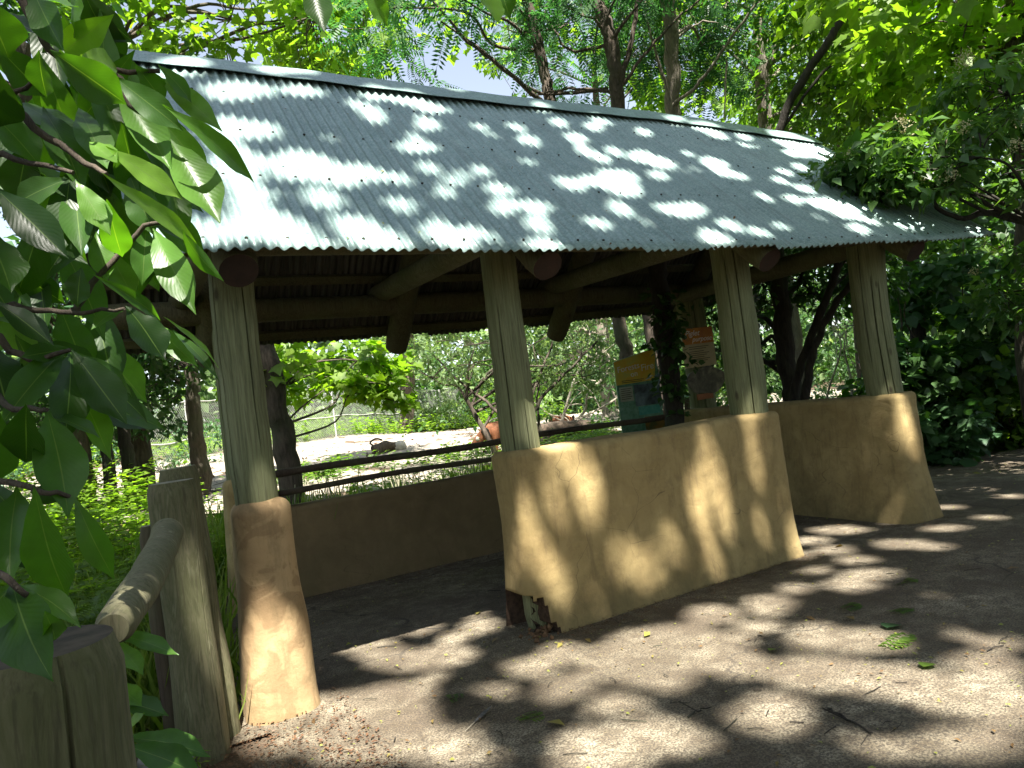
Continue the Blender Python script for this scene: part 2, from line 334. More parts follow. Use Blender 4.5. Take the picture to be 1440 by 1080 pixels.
def spray(centers, per, rad, flat=.45, droop=.35, rs=RS, size=.1, sj=.35):
    """leaves gathered in flattened sprays round each centre: dense sprays with air between them"""
    n = len(centers); N = n*per
    c = np.repeat(np.asarray(centers), per, 0); q = rs.normal(size=(N, 3)); q /= np.linalg.norm(q, axis=1)[:, None]
    q *= (rs.rand(N)**.45)[:, None]; tilt = np.repeat(rs.normal(scale=.25, size=(n, 2)), per, 0)
    rr = np.repeat(rad*(.6+.8*rs.rand(n)), per); p = q*rr[:, None]; p[:, 2] = p[:, 2]*flat+p[:, 0]*tilt[:, 0]+p[:, 1]*tilt[:, 1]
    d = q.copy(); d[:, 2] = d[:, 2]*.4-droop; d += rs.normal(scale=.35, size=(N, 3))
    nr = np.tile([0, 0, 1.], (N, 1))+rs.normal(scale=.45, size=(N, 3)); s = size*(1+sj*rs.normal(size=N)).clip(.45, 1.8)
    cv = np.repeat(rs.rand(n), per); rv = (.55*cv+.45*rs.rand(N))
    return c+p, d, nr, s, rv

def ell(c, r, n, rs, shell=.5):
    q = rs.normal(size=(n, 3)); q /= np.linalg.norm(q, axis=1)[:, None]; q *= (shell+(1-shell)*rs.rand(n))[:, None]**.8
    return np.asarray(c)+q*np.asarray(r)
def limb_path(a, b, seed, sag=.15, k=5):
    r = np.random.RandomState(seed); a, b = np.asarray(a), np.asarray(b); L = np.linalg.norm(b-a)
    m1 = a+(b-a)*.35+r.normal(scale=.07*L, size=3)+np.array([0, 0, sag*L*.4]); m2 = a+(b-a)*.7+r.normal(scale=.06*L, size=3)+np.array([0, 0, sag*L*.4])
    return spline([a, m1, m2, b], k)
def tree(name, trunk, r0, r1, crowns, T, lsize, lmat, bmat='bark', nl=12, per=60, clumps=60, crad=.7, seed=1, label=None, cat='tree', group=None,
         keep=None, sides=12, flat=.45, limbr=.3, twigs=True, extra=None):
    """trunk: list of points (first on the ground); crowns: list of (centre, radii); a limb goes to each of nl points and twigs to its sprays"""
    rs = np.random.RandomState(seed); root = empty(name, tuple(trunk[0]), label=label, cat=cat, group=group)
    P = spline(trunk, 7, .012*r0*8, seed); t = np.linspace(0, 1, len(P)); R = r0+(r1-r0)*t; R[0] *= 1.35; R[1] *= 1.12
    a = tube(P, R, sides, rough=.06, seed=seed)
    cs = []
    for ci, (c, r) in enumerate(crowns):
        n_l = max(2, nl//len(crowns)); hubs = ell(c, np.array(r)*.75, n_l, rs, .3); pts = ell(c, r, clumps//len(crowns), rs, .45)
        for j, h in enumerate(hubs):
            dz = np.linalg.norm(P-h, axis=1)+.8*np.clip(P[:, 2]-h[2]+.4, 0, None); i0 = int(np.argmin(dz[len(P)//4:]))+len(P)//4
            rr = max(.012, R[i0]*limbr*(1+.3*rs.rand())); L = limb_path(P[i0], h, seed*31+j+ci*77)
            tube(L, np.linspace(rr, rr*.35, len(L)), 7, acc=a, rough=.05, seed=j)
        if twigs:
            for j, q in enumerate(pts):
                h = hubs[np.argmin(np.linalg.norm(hubs-q, axis=1))]; L = limb_path(h, q, seed*17+j, .1, 3)
                tube(L, np.linspace(max(.008, r0*.06), .004, len(L)), 4, cap=False, acc=a)
        cs.append(pts)
    if extra: 
        for pp, rr in extra: tube(spline(pp, 6, .01, seed), np.linspace(rr, rr*.4, (len(pp)-1)*6+1), 8, acc=a, rough=.05)
    link('trunk', a.mesh('trunk'), M[bmat], root)
    cs = np.concatenate(cs); L = spray(cs, per, crad, flat, rs=rs, size=lsize)
    if keep is not None: k = keep(L[0], L[3]); L = [x[k] for x in L]
    link('crown', leaves('crown', T, *L), M[lmat], root, smooth=False)
    return root
# ------------------------------------------------------------------ the setting
def grid(name, x0, x1, y0, y1, nx, ny, dz=0.0, mat=None, rough=0.0, inside=None, kind='structure'):
    X, Y = np.meshgrid(np.linspace(x0, x1, nx), np.linspace(y0, y1, ny)); Z = tz(X, Y)+dz
    V = np.stack([X, Y, Z], -1).reshape(-1, 3)
    if rough: V[:, 2] += rough*sn(V, 3, 4)+rough*.5*sn(V, 5, 14)
    i = (np.arange(ny-1)[:, None]*nx+np.arange(nx-1)[None]).ravel(); q = np.stack([i, i+1, i+nx+1, i+nx], 1)
    if inside is not None:
        c = V[q].mean(1); q = q[inside(c[:, 0], c[:, 1])]
        u, inv = np.unique(q, return_inverse=True); V = V[u]; q = inv.reshape(q.shape)
    return link(name, nmesh(name, V, quads=q), mat, kind=kind)
def axis(a, b, c, d, n1, n2, n3): return np.concatenate([np.linspace(a, b, n1, endpoint=False), np.linspace(b, c, n2, endpoint=False), np.linspace(c, d, n3)])
xs = axis(-90, -8, 22, 140, 50, 240, 60); ys = axis(-40, -6, 20, 150, 20, 210, 90)
X, Y = np.meshgrid(xs, ys); V = np.stack([X, Y, tz(X, Y)], -1).reshape(-1, 3)
off = np.clip((V[:, 1]-7.6)/2, 0, 1); off = np.maximum(off, np.clip((-.2-V[:, 0])/1.0, 0, 1)); off = np.maximum(off, np.clip((V[:, 0]-8.5)/2, 0, 1)*np.clip((V[:, 1]-5)/1, 0, 1))
V[:, 2] += off*(.03*sn(V, 2, 2)+.012*sn(V, 9, 8))-.01
i = (np.arange(len(ys)-1)[:, None]*len(xs)+np.arange(len(xs)-1)[None]).ravel()
link('ground', nmesh('ground', V, quads=np.stack([i, i+1, i+len(xs)+1, i+len(xs)], 1)), M['soil'], kind='structure')
def path_in(x, y):
    wob = .06*np.sin(x*3.1)+.05*np.sin(y*4.3)+.03*np.sin(x*9+y*7)
    far = 7.05-(x-6.6)*0.0
    e = np.where(x < 6.8, 7.0, 5.9+(x-6.8)*.02)
    e = np.where(x > 6.8, 5.9-.24*np.clip(x-9.4, 0, 2.2), e)
    left = np.where(y < 3.9, .55-.55*(3.9-y)*.6, .3)
    return (x+wob > left) & (y+wob < e) & (x < 40) & (y > -12)
xs = axis(-6, 0, 9, 40, 30, 260, 60); ys = axis(-12, 0, 8, 16, 20, 230, 30); X, Y = np.meshgrid(xs, ys); Vp = np.stack([X, Y, X*0+.004], -1).reshape(-1, 3)
Vp[:, 2] += .006+.005*sn(Vp, 4, 1.2)+.002*sn(Vp, 6, 7); i = (np.arange(len(ys)-1)[:, None]*len(xs)+np.arange(len(xs)-1)[None]).ravel()
q = np.stack([i, i+1, i+len(xs)+1, i+len(xs)], 1); c = Vp[q].mean(1); q = q[path_in(c[:, 0], c[:, 1])]; u, inv = np.unique(q, return_inverse=True)
link('path', nmesh('path', Vp[u], quads=inv.reshape(q.shape)), M['path'], kind='structure')
def yard_in(x, y):
    wob = .5*np.sin(x*.8)+.35*np.sin(x*2.1+1); return (y > 11.4+wob*.6) & (y < 31+x*.1) & (x > -9) & (x < 26)
grid('yard', -9, 26, 10, 36, 180, 130, .012, M['yard'], .02, yard_in)
# ------------------------------------------------------------------ the shelter
PX = [0.62, 2.35, 4.53, 6.33]; YF, YB = 4.2, 6.9
XL, XR = -.17, 7.55; YE0, YE1, YR = 3.65, 7.45, 5.55; ZE, ZR = 2.43, 4.33
def eave_lift(x): return .13*np.clip((x-3.2)/4.3, 0, 1)**1.6
def ridge_z(x): return ZR+.0*x-.05*np.clip((x-5)/2.5, 0, 1)+.008*np.sin(x*1.4)
sh = empty('shelter', (3.4, 5.5, 0), label='open log and plaster viewing shelter with a corrugated metal gable roof beside the path', cat='shelter')
def roof_sheet(side):
    pitch = .0675; nx = int((XR-XL)/pitch*10); nv = 26
    x = np.linspace(XL, XR, nx); v = np.linspace(0, 1, nv); Xg, Vg = np.meshgrid(x, v)
    ye = YE0 if side < 0 else YE1; lift = eave_lift(Xg)
    Yg = ye+(YR-ye)*Vg; Zg = (ZE+lift)*(1-Vg)+ridge_z(Xg)*Vg
    nrm = np.array([0, side*.7, .71]); panel = ((Xg-XL)/.66); pf = panel-np.floor(panel)
    h = .0105*np.cos((Xg-XL)/pitch*2*np.pi)+.008*pf+.006*np.sin(Xg*2.1+Vg*3)*np.sin(Vg*4+Xg*.6)
    jag = .012*np.sin(np.floor(panel)*2.7+1)*(1-Vg)+.003*np.sin(Xg*40)*(Vg < .02)
    P = np.stack([Xg, Yg+nrm[1]*h+side*jag, Zg+nrm[2]*h-jag], -1).reshape(-1, 3)
    i = (np.arange(nv-1)[:, None]*nx+np.arange(nx-1)[None]).ravel(); q = np.stack([i, i+1, i+nx+1, i+nx], 1)
    if side > 0: q = q[:, ::-1]
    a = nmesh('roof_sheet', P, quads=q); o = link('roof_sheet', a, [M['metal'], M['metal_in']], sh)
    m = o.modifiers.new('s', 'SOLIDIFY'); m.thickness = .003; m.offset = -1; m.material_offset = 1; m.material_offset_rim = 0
    return o
for s in (-1, 1): roof_sheet(s)
def ridge_cap():
    x = np.linspace(XL-.01, XR+.01, 90); prof = [(-.19, -.165), (-.185, -.16), (-.03, -.008), (0, .004), (.03, -.008), (.185, -.16), (.19, -.165)]
    V = []
    for xx in x:
        for (dy, dz) in prof: V.append((xx, YR+dy, ridge_z(xx)+dz+.035+.003*math.sin(xx*9)))
    k = len(prof); F = [(i*k+j, (i+1)*k+j, (i+1)*k+j+1, i*k+j+1) for i in range(len(x)-1) for j in range(k-1)]
    a = Acc(); a.add(V, F); o = link('ridge_cap', a.mesh('ridge_cap'), M['metal'], sh, smooth=False); m = o.modifiers.new('s', 'SOLIDIFY'); m.thickness = .004
ridge_cap()
a = Acc(); n1 = np.array([0, -.7, .71])
for v in (.035, .3, .54, .78):
    for i in range(1, int((XR-XL)/.0675)):
        if i % 3: continue
        xx = XL+i*.0675; y = YE0+(YR-YE0)*v; z = (ZE+float(eave_lift(np.array(xx))))*(1-v)+float(ridge_z(xx))*v; p = np.array([xx, y, z])+n1*.012; tube([p, p+n1*.008], .0085, 6, acc=a)
link('roof_screws', a.mesh('roof_screws'), M['bark_dark'], sh, smooth=False, kind='stuff')
for side in (-1, 1):     # purlins under the sheets
    for v in (.06, .3, .54, .78, .96):
        a = Acc(); n = 24
        for i in range(n):
            x0 = XL+.05+(XR-XL-.1)*i/n; x1 = XL+.05+(XR-XL-.1)*(i+1)/n
            ye = YE0 if side < 0 else YE1; pts = []
            for xx in (x0, x1):
                y = ye+(YR-ye)*v; z = (ZE+eave_lift(xx))*(1-v)+ridge_z(xx)*v-.03
                n1 = np.array([0, side*.7, .71]); t1 = np.array([0, -side*.71, .7])
                for a_, b_ in ((-.045, 0), (.045, 0), (.045, -.04), (-.045, -.04)): pts.append(np.array([xx, y, z])+t1*a_+n1*b_)
            a.add(pts, [(0, 1, 5, 4), (1, 2, 6, 5), (2, 3, 7, 6), (3, 0, 4, 7)]+([(3, 2, 1, 0)] if i == 0 else [])+([(4, 5, 6, 7)] if i == n-1 else []))
        link('purlin', a.mesh('purlin'), M['beam'], sh, smooth=False)
for k, X0 in enumerate([.6, 2.46, 4.5, 6.42]):      # rafters: round logs, both slopes, with cut tails under the eaves
    for side in (-1, 1):
        ye = YE0+.02 if side < 0 else YE1-.06; L = float(eave_lift(np.array(X0))) if side < 0 else 0
        n1 = np.array([0, side*.7, .71]); p0 = np.array([X0+(.2 if side > 0 else 0), ye, ZE+L+.05*(side < 0)-.01])-n1*(.16 if side < 0 else .2); p1 = np.array([X0+(.2 if side > 0 else 0), YR, ridge_z(X0)-.04])-n1*.16
        log('rafter', p0, p1, (.112 if side < 0 else .125), .1, M['beam'], sh, seed=k*3+side+5, capm='endgrain', rough=.02)
    log('tie_beam', (X0-.02 if k < 3 else 6.32, 4.17, 2.72-.1*(k == 3)), (X0-.02 if k < 3 else 6.45, 7.15, 2.82-.16*(k == 3)), .105, .1, M['post_grey'] if k in (1, 2) else M['beam'], sh, seed=k+40, bow=.015)
log('wall_plate', (-.05, YB, 2.68), (6.55, YB, 2.7), .115, .105, M['beam'], sh, seed=3, n=40, bow=.01)
log('wall_plate', (-.05, YF+.02, 2.64), (7.3, YF+.02, 2.72), .11, .11, M['beam'], sh, seed=4, n=40)
log('ridge_pole', (XL+.1, YR, 4.1), (XR-.1, YR, 4.06), .09, .09, M['beam'], sh, seed=6, n=30)
rad_b = [.12, .13, .155, .155]; rad_t = [.115, .125, .155, .165]
FOOT = [.9, .02, 1.13, 1.12]; PY = [4.2, 4.22, 4.235, 4.21]
CK = [[(.5, .05, 0, 1), (1.9, .03, .3, .9)], [(1.55, .06, 0, .55), (.75, .03, .1, .8), (1.25, .03, 0, .35)], [(1.02, .07, 0, 1), (.5, .03, .4, .9)], [(.75, .05, 0, .75), (1.15, .04, 0, .7), (.2, .03, .2, 1)]]
for k, x in enumerate(PX):
    # angle 0 of the tube faces -X x up; checks are turned to the side the path sees
    log('post', (x+.01, PY[k], FOOT[k]), (x+(.0 if k < 2 else .02), PY[k], 2.66), rad_b[k], rad_t[k], M['post'], sh, crack=CK[k], sides=36, seed=k+60, n=34, rough=.05, bow=.012)
for k, x in ((0, .92), (3, 6.6)):
    log('post', (x, YB, 0.02), (x, YB, 2.66), .135 if k == 0 else .17, .13 if k == 0 else .17, M['post'], sh, crack=CK[2], sides=30, seed=k+80, n=30)
def cob(name, cx, cy, lx, ly, top, mat, flare=.06, ftop=.0, rc=.07, seed=0, tilt=None, notch=None, step=.012, shoulder=.05, bulge=.015):
    """hand plastered wall or pier: rounded plan, splayed foot, rolled top edge, lumpy faces"""
    hx, hy = lx/2, ly/2; per = []
    def seg(p, q, nrm):
        n = max(2, int(np.hypot(*(np.subtract(q, p)))/max(step, .012 if max(lx, ly) < 1 else .02))); 
        for i in range(n): per.append((*(np.array(p)+(np.array(q)-p)*i/n), *nrm))
    def arc(c, a0):
        for i in range(7):
            a = a0+i/7*math.pi/2; per.append((c[0]+rc*math.cos(a), c[1]+rc*math.sin(a), math.cos(a), math.sin(a)))
    seg((-hx+rc, -hy), (hx-rc, -hy), (0, -1)); arc((hx-rc, -hy+rc), -math.pi/2)
    seg((hx, -hy+rc), (hx, hy-rc), (1, 0)); arc((hx-rc, hy-rc), 0)
    seg((hx-rc, hy), (-hx+rc, hy), (0, 1)); arc((-hx+rc, hy-rc), math.pi/2)
    seg((-hx, hy-rc), (-hx, -hy+rc), (-1, 0)); arc((-hx+rc, -hy+rc), math.pi)
    per = np.array(per); n = len(per); zs = list(np.linspace(-.06, top-shoulder, int(top/.018)))
    lv = [(z, 0.0) for z in zs]+[(top-shoulder+shoulder*math.sin(a), -(shoulder*(1-math.cos(a)))) for a in np.linspace(.2, math.pi/2, 6)]
    lv.append((top, -shoulder-.025))
    V = []
    for z, ins in lv:
        f = flare*max(0, 1-z/(top*.75))**2.2+ftop*z/top; o = f+ins
        x = cx+per[:, 0]+per[:, 2]*o; y = cy+per[:, 1]+per[:, 3]*o; zz = np.full(n, z)
        if tilt: zz = zz+tilt*per[:, 0]*(z/top)
        V.append(np.stack([x, y, zz], 1))
    V = np.concatenate(V); NN = np.tile(np.c_[per[:, 2:], np.zeros(n)], (len(lv), 1))
    V += NN*((bulge*sn(V, seed, 2.4)+bulge*.35*sn(V, seed+1, 9))[:, None]); V[:, 2] += (V[:, 2] > top*.8)*.012*sn(V, seed+2, 2.5)
    if notch: V = notch(V, NN)
    F = [(i*n+j, i*n+(j+1) % n, (i+1)*n+(j+1) % n, (i+1)*n+j) for i in range(len(lv)-1) for j in range(n)]
    a = Acc(); a.add(V, F); a.F.append(tuple(range((len(lv)-1)*n, len(lv)*n))); a.mi.append(0); me = a.mesh(name)
    if notch:
        b = BROKEN[0]; me.polygons.foreach_set('material_index', [int(any(b[i] for i in f)) if len(f) == 4 else 0 for f in a.F])
    return link(name, me, [mat, M['core']] if notch else mat, sh)
BROKEN = [None]
def broken(V, NN):
    x = V[:, 0]; prof = np.interp(x, [2.05, 2.14, 2.2, 2.235, 2.265, 2.29, 2.33, 2.38], [.33, .29, .24, .225, .215, .11, .05, -.1])
    prof = prof+.014*np.sin(x*90)+.01*np.sin(x*37+1); m = (V[:, 2] < prof) & (V[:, 1] < 4.4) & (x < 2.42); BROKEN[0] = m
    fr = m & (NN[:, 1] < -.4); V[fr, 1] += .15+.03*np.sin(V[fr, 2]*60+x[fr]*40); sd = m & (NN[:, 0] < -.3); V[sd, 0] += .17; V[m, 0] = np.maximum(V[m, 0], 2.24); return V
cob('pier', .635, 4.21, .31, .33, 1.16, M['stucco_col'], .04, 0, .1, 21, shoulder=.07, bulge=.02)
cob('front_wall', 3.46, 4.235, 2.52, .34, 1.2, M['stucco'], .075, 0, .07, 22, notch=broken, bulge=.018)
cob('end_wall', 6.33, 5.48, .39, 2.98, 1.18, M['stucco'], .085, 0, .08, 23, bulge=.018)
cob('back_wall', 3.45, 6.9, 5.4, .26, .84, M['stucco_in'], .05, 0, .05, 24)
cob('pier', .96, 6.9, .44, .36, 1.16, M['stucco'], .04, 0, .09, 25, shoulder=.07)
for z, x0, x1, r in ((1.14, .9, 6.45, .034), (.97, .9, 6.45, .028)):
    a = Acc(); P = np.array([(x, 6.93+.01*math.sin(x*2), z+.012*math.sin(x*2.3+z*9)) for x in np.linspace(x0, x1, 30)]); tube(P, r, 8, rough=.15, acc=a); link('rail', a.mesh('rail'), M['rail'], sh)
a = Acc(); tube([(6.28, 6.85, .8), (6.28, 6.85, 1.33)], .035, 8, acc=a); link('rail_post', a.mesh('rail_post'), M['rail'], sh)
# rubble of the broken corner
a = Acc()
for i in range(60):
    p = np.array([2.24+rnd.gauss(0, .05), 4.06+rnd.gauss(0, .05), .0+abs(rnd.gauss(0, .02))]); s = rnd.uniform(.008, .025)
    v = np.array([(1, 0, 0), (0, 1, 0), (-1, 0, 0), (0, -1, 0), (0, 0, 1), (0, 0, -1)])*s*RS.uniform(.5, 1.3, (6, 1))+p
    a.add(v, [(0, 1, 4), (1, 2, 4), (2, 3, 4), (3, 0, 4), (1, 0, 5), (2, 1, 5), (3, 2, 5), (0, 3, 5)])
tag(link('rubble', a.mesh('rubble'), plain('rubble', (.2, .115, .06), 1, var=.5), None, smooth=False), 'loose red brown crumbs at the broken foot of the front wall', 'rubble', kind='stuff')
# ------------------------------------------------------------------ signs
def textmesh(s, size, mat, parent, M4, name='lettering', ext=.0015, shear=0):
    c = bpy.data.curves.new('t', 'FONT'); c.body = s; c.size = size; c.extrude = ext; c.shear = shear; c.align_x = 'LEFT'
    o = bpy.data.objects.new('t', c); COL.objects.link(o); me = bpy.data.meshes.new_from_object(o); bpy.data.objects.remove(o)
    me.transform(M4); return link(name, me, mat, parent, smooth=False)
def frame4(o, ex, ey):
    ex, ey = Vector(ex).normalized(), Vector(ey).normalized(); ez = ex.cross(ey)
    return Matrix(((ex.x, ey.x, ez.x, o[0]), (ex.y, ey.y, ez.y, o[1]), (ex.z, ey.z, ez.z, o[2]), (0, 0, 0, 1)))
def panel(name, M4, poly, z0, z1, mat, parent):
    a = Acc(); n = len(poly); a.add([(x, y, z0) for x, y in poly]+[(x, y, z1) for x, y in poly], [tuple(range(n-1, -1, -1)), tuple(range(n, 2*n))]+[(i, (i+1) % n, n+(i+1) % n, n+i) for i in range(n)])
    me = a.mesh(name); me.transform(M4); return link(name, me, mat, parent, smooth=False)
def rect(x0, y0, x1, y1): return [(x0, y0), (x1, y0), (x1, y1), (x0, y1)]
def pic(name, cols, sc_=9):
    n = NT(name); c = n.ramp(n.noise(sc_, 5, .6, None, .6), [(.3+.4*i/(len(cols)-1), q) for i, q in enumerate(cols)]); n.col(c).set(roughness=.45); return n.m
s1 = empty('sign', (5.95, 7.35, .5), label='tall yellow and green sign reading Forests on Fire with a slanted top behind the rail', cat='sign')
F1 = frame4((5.66, 7.45, .82), (1, -.22, 0), (0, 0, 1)); W = .62
yl = pic('sign_yellow', [(.75, .38, .03), (.75, .58, .06), (.6, .6, .12)], 5)
panel('board', F1, [(0, 0), (W, 0), (W, 1.22), (0, 1.09)], 0, .02, pic('sign_green', [(.06, .2, .12), (.14, .34, .22), (.25, .45, .35)], 14), s1)
panel('header', F1, [(0, .78), (W-.06, .8), (W-.0, 1.215), (0, 1.085)], .02, .023, yl, s1)
panel('header_photo', F1, rect(.24, .48, W, .76), .0205, .024, pic('sign_photo', [(.02, .03, .035), (.1, .16, .19), (.22, .33, .36)], 7), s1)
panel('text_panel', F1, rect(.03, .56, .22, .75), .0205, .024, plain('sign_pale', (.5, .56, .45)), s1)
panel('inset_photo', F1, rect(.27, .36, W-.04, .47), .0205, .024, pic('sign_teal', [(.04, .3, .24), (.12, .45, .38)], 20), s1)
panel('inset_photo', F1, rect(.34, .14, W, .33), .0205, .024, pic('sign_orange', [(.03, .1, .04), (.35, .17, .03)], 9), s1)
panel('caption_panel', F1, rect(.12, .05, .36, .16), .0205, .024, plain('sign_blue', (.25, .48, .5)), s1)
wt = plain('letter_white', (.85, .85, .8), var=0); bk = plain('letter_dark', (.05, .04, .02))
textmesh('Forests', .11, wt, s1, F1@Matrix.Translation((.035, .94, .025))@Matrix.Rotation(.12, 4, 'Z'), shear=.1)
textmesh('on', .1, wt, s1, F1@Matrix.Translation((.22, .87, .0255))@Matrix.Rotation(.12, 4, 'Z'))
textmesh('Fire', .125, wt, s1, F1@Matrix.Translation((.375, .93, .026))@Matrix.Rotation(.12, 4, 'Z'), shear=.1)
a = Acc()
for k in range(2): box(a, (.08, .825-.022*k, .0235), (.4-.03*k, .833-.022*k, .0245))
for k in range(6): box(a, (.05, .72-.026*k, .0245), (.2-.02*(k % 2), .727-.026*k, .0252))
me = a.mesh('text_lines'); me.transform(F1); link('text_lines', me, bk, s1, smooth=False)
for xx in (.06, W-.08): log('sign_leg', F1@Vector((xx, -.9, -.03)), F1@Vector((xx, 1.0, -.03)), .028, .028, M['rail'], s1, sides=10, n=4)
SX = -.12
s2 = empty('sign', (6.52, 6.7, 1.2), label='orange topped sign reading Piglet purpose fixed to the back corner post', cat='sign')
F2 = frame4((6.3+SX, 6.69, 1.7), (1, -.12, .02), (0.0, 0, 1))
panel('board', F2, rect(0, 0, .47, .49), 0, .02, pic('sign_cream', [(.42, .34, .17), (.5, .42, .24)], 4), s2)
panel('header', F2, rect(.0, .29, .47, .49), .02, .023, pic('sign_rust', [(.4, .1, .02), (.6, .25, .03)], 5), s2)
textmesh('Piglet', .1, wt, s2, F2@Matrix.Translation((.04, .395, .024)), shear=.35)
textmesh('purpose', .09, wt, s2, F2@Matrix.Translation((.14, .32, .025)), shear=.35)
a = Acc()
for k in range(9): box(a, (.08, .25-.024*k-(.01 if k > 1 else 0), .0205), (.38-.04*((k*7) % 3), .257-.024*k-(.01 if k > 1 else 0), .0225))
me = a.mesh('text_lines'); me.transform(F2); link('text_lines', me, bk, s2, smooth=False)
s3 = empty('sign', (6.5, 6.72, 1.5), label='oval edged picture board hung just below the orange topped sign', cat='sign')
F3 = frame4((6.3+SX, 6.67, 1.36), (1, -.12, .02), (0.0, 0, 1))
ov = [(.27+.29*math.cos(t)*(1+.06*math.sin(3*t)), .16+.17*math.sin(t)*(1+.08*math.sin(5*t+1))) for t in np.linspace(0, 2*math.pi, 30, endpoint=False)]
panel('board', F3, ov, .0, .02, pic('sign_stone', [(.03, .03, .02), (.12, .11, .07), (.3, .27, .18)], 9), s3)
panel('strip', F3, rect(.1, -.07, .34, .0), .0, .015, plain('sign_strip', (.4, .16, .07)), s3)
# ------------------------------------------------------------------ log fence in the left foreground
fe = empty('log_fence', (.1, 3.4, 0), label='heavy weathered log fence with a sloping round rail in the left foreground', cat='fence')
pA = hitz(262, 1058, 0); pA = np.array([.17, 3.62, 0])
log('fence_post', (.21, 3.9, -.1), (.19, 3.9, 1.34), .115, .105, M['post_grey'], fe, crack=[(2.3, .016, .1, .8)], seed=7, sides=40, n=34, rough=.09)
log('fence_post', (.31, 4.08, -.1), (.24, 4.08, 1.4), .1, .09, M['post_grey'], fe, seed=8, sides=30, n=30, rough=.1)
log('fence_post', (.1, 4.2, -.1), (.08, 4.2, 1.12), .05, .05, M['rail'], fe, seed=9, sides=14)
nb = at(46, 900, 1.42); nb = np.array([nb[0], nb[1]])
log('fence_post', (nb[0], nb[1], -.1), (nb[0], nb[1], 1.215), .135, .125, M['post_grey'], fe, rough=.06, crack=[(1.95, .014, 0, 1)], seed=10, sides=44, n=30, capm='brushwood')
log('fence_rail', tuple(at(158, 885, 1.95)), tuple(at(236, 748, 3.25)), .048, .06, M['post_grey'], fe, seed=12, sides=30, n=34, bow=.04, rough=.13, capm='post_grey')
rk = Acc()
def blob(p, s, seed, n=16, m=10):
    th = np.linspace(0, 2*np.pi, n, endpoint=False); V = []
    for j in range(m+1):
        ph = np.pi*j/m
        for t in th: V.append((math.sin(ph)*math.cos(t), math.sin(ph)*math.sin(t), math.cos(ph)))
    V = np.array(V); V = V*(1+.22*sn(V, seed, 2))[:, None]*np.array(s)+np.array(p)
    return V, [(j*n+i, j*n+n+i, j*n+n+(i+1) % n, j*n+(i+1) % n) for j in range(m) for i in range(n)]
def rock(px, py, d, s, lab, mat='rock', seed=1, name='rock', cat='rock', z=None):
    p = at(px, py, d); zz = float(tz(p[0], p[1])) if z is None else z; a = Acc(); a.add(*blob((p[0], p[1], zz+s[2]*.5), s, seed)); return tag(link(name, a.mesh(name), M[mat], None), lab, cat)
a = Acc(); a.add(*blob((.05, 3.85, .06), (.13, .11, .1), 4)); tag(link('rock', a.mesh('rock'), M['rock'], None), 'rounded brown rock at the foot of the split fence posts', 'rock')
# ------------------------------------------------------------------ the enclosure: chain link fence, hogs, logs
def ground_hit(px, py, dmax=60):
    for d in np.arange(7.5, dmax, .05):
        p = at(px, py, d)
        if p[2] <= tz(p[0], p[1]): return np.array([p[0], p[1], float(tz(p[0], p[1]))])
    return ground_at(px, py, 30)
def ground_at(px, py, d): p = at(px, py, d); return np.array([p[0], p[1], float(tz(p[0], p[1]))])
def chain_fence(A, B, h, n, label, top2=False, pitch=.1):
    A, B = np.array(A[:2]), np.array(B[:2]); L = np.linalg.norm(B-A); u = (B-A)/L
    r = empty('chain_link_fence', (A[0], A[1], float(tz(*A))), label=label, cat='fence')
    def pt(s, z): p = A+u*s; return np.array([p[0], p[1], float(tz(p[0], p[1]))*1+z])
    for i in range(n+1): link('fence_post', tube([pt(L*i/n, -.1), pt(L*i/n, h+.05)], .035, 7).mesh('fence_post'), M['wire'], r)
    for z, rr in ((h, .018), (h*.42, .022))+(((h+.55, .03),) if top2 else ()):
        link('fence_rail', tube([pt(s, z) for s in np.linspace(0, L, 24)], rr, 6).mesh('fence_rail'), M['wire'], r)
    V = []; F = []
    for k in range(int((L+h)/pitch)):
        for sg in (1, -1):
            s0 = k*pitch-(h if sg > 0 else 0); pts = []
            for t in np.linspace(0, 1, 5):
                s = s0+sg*t*h+(0 if sg > 0 else 0); 
                if -0.001 <= s <= L: pts.append(pt(s, t*h))
            if len(pts) < 2: continue
            for a_, b_ in zip(pts[:-1], pts[1:]):
                wd = .008; q = np.array([u[0], u[1], 0])*wd; i = len(V); V += [a_-q, a_+q, b_+q, b_-q]; F.append((i, i+1, i+2, i+3))
    link('wire_mesh', nmesh('wire_mesh', np.array(V), quads=F), M['wire'], r, smooth=False)
fa = ground_at(405, 618, 29); fb = ground_at(660, 590, 40); fc = ground_at(180, 648, 22)
chain_fence(fa, fb, 2.2, 5, 'pale chain link fence along the far sunlit side of the yard', True)
chain_fence(fc, fa+np.array([-.4, -.2, 0]), 2.0, 3, 'shaded chain link fence at the left end of the yard')
def skinobj(name, verts, edges, radii, mat, parent, sub=2):
    me = bpy.data.meshes.new(name); me.from_pydata([tuple(v) for v in verts], edges, []); o = bpy.data.objects.new(name, me); COL.objects.link(o)
    o.modifiers.new('skin', 'SKIN'); m = o.modifiers.new('sub', 'SUBSURF'); m.levels = sub; m.render_levels = sub
    for i, r in enumerate(radii): sv = me.skin_vertices[0].data[i]; sv.radius = (r, r) if isinstance(r, float) else r
    me.skin_vertices[0].data[0].use_root = True
    dg = bpy.context.evaluated_depsgraph_get(); ev = bpy.data.meshes.new_from_object(o.evaluated_get(dg)); bpy.data.objects.remove(o)
    return link(name, ev, mat, parent)
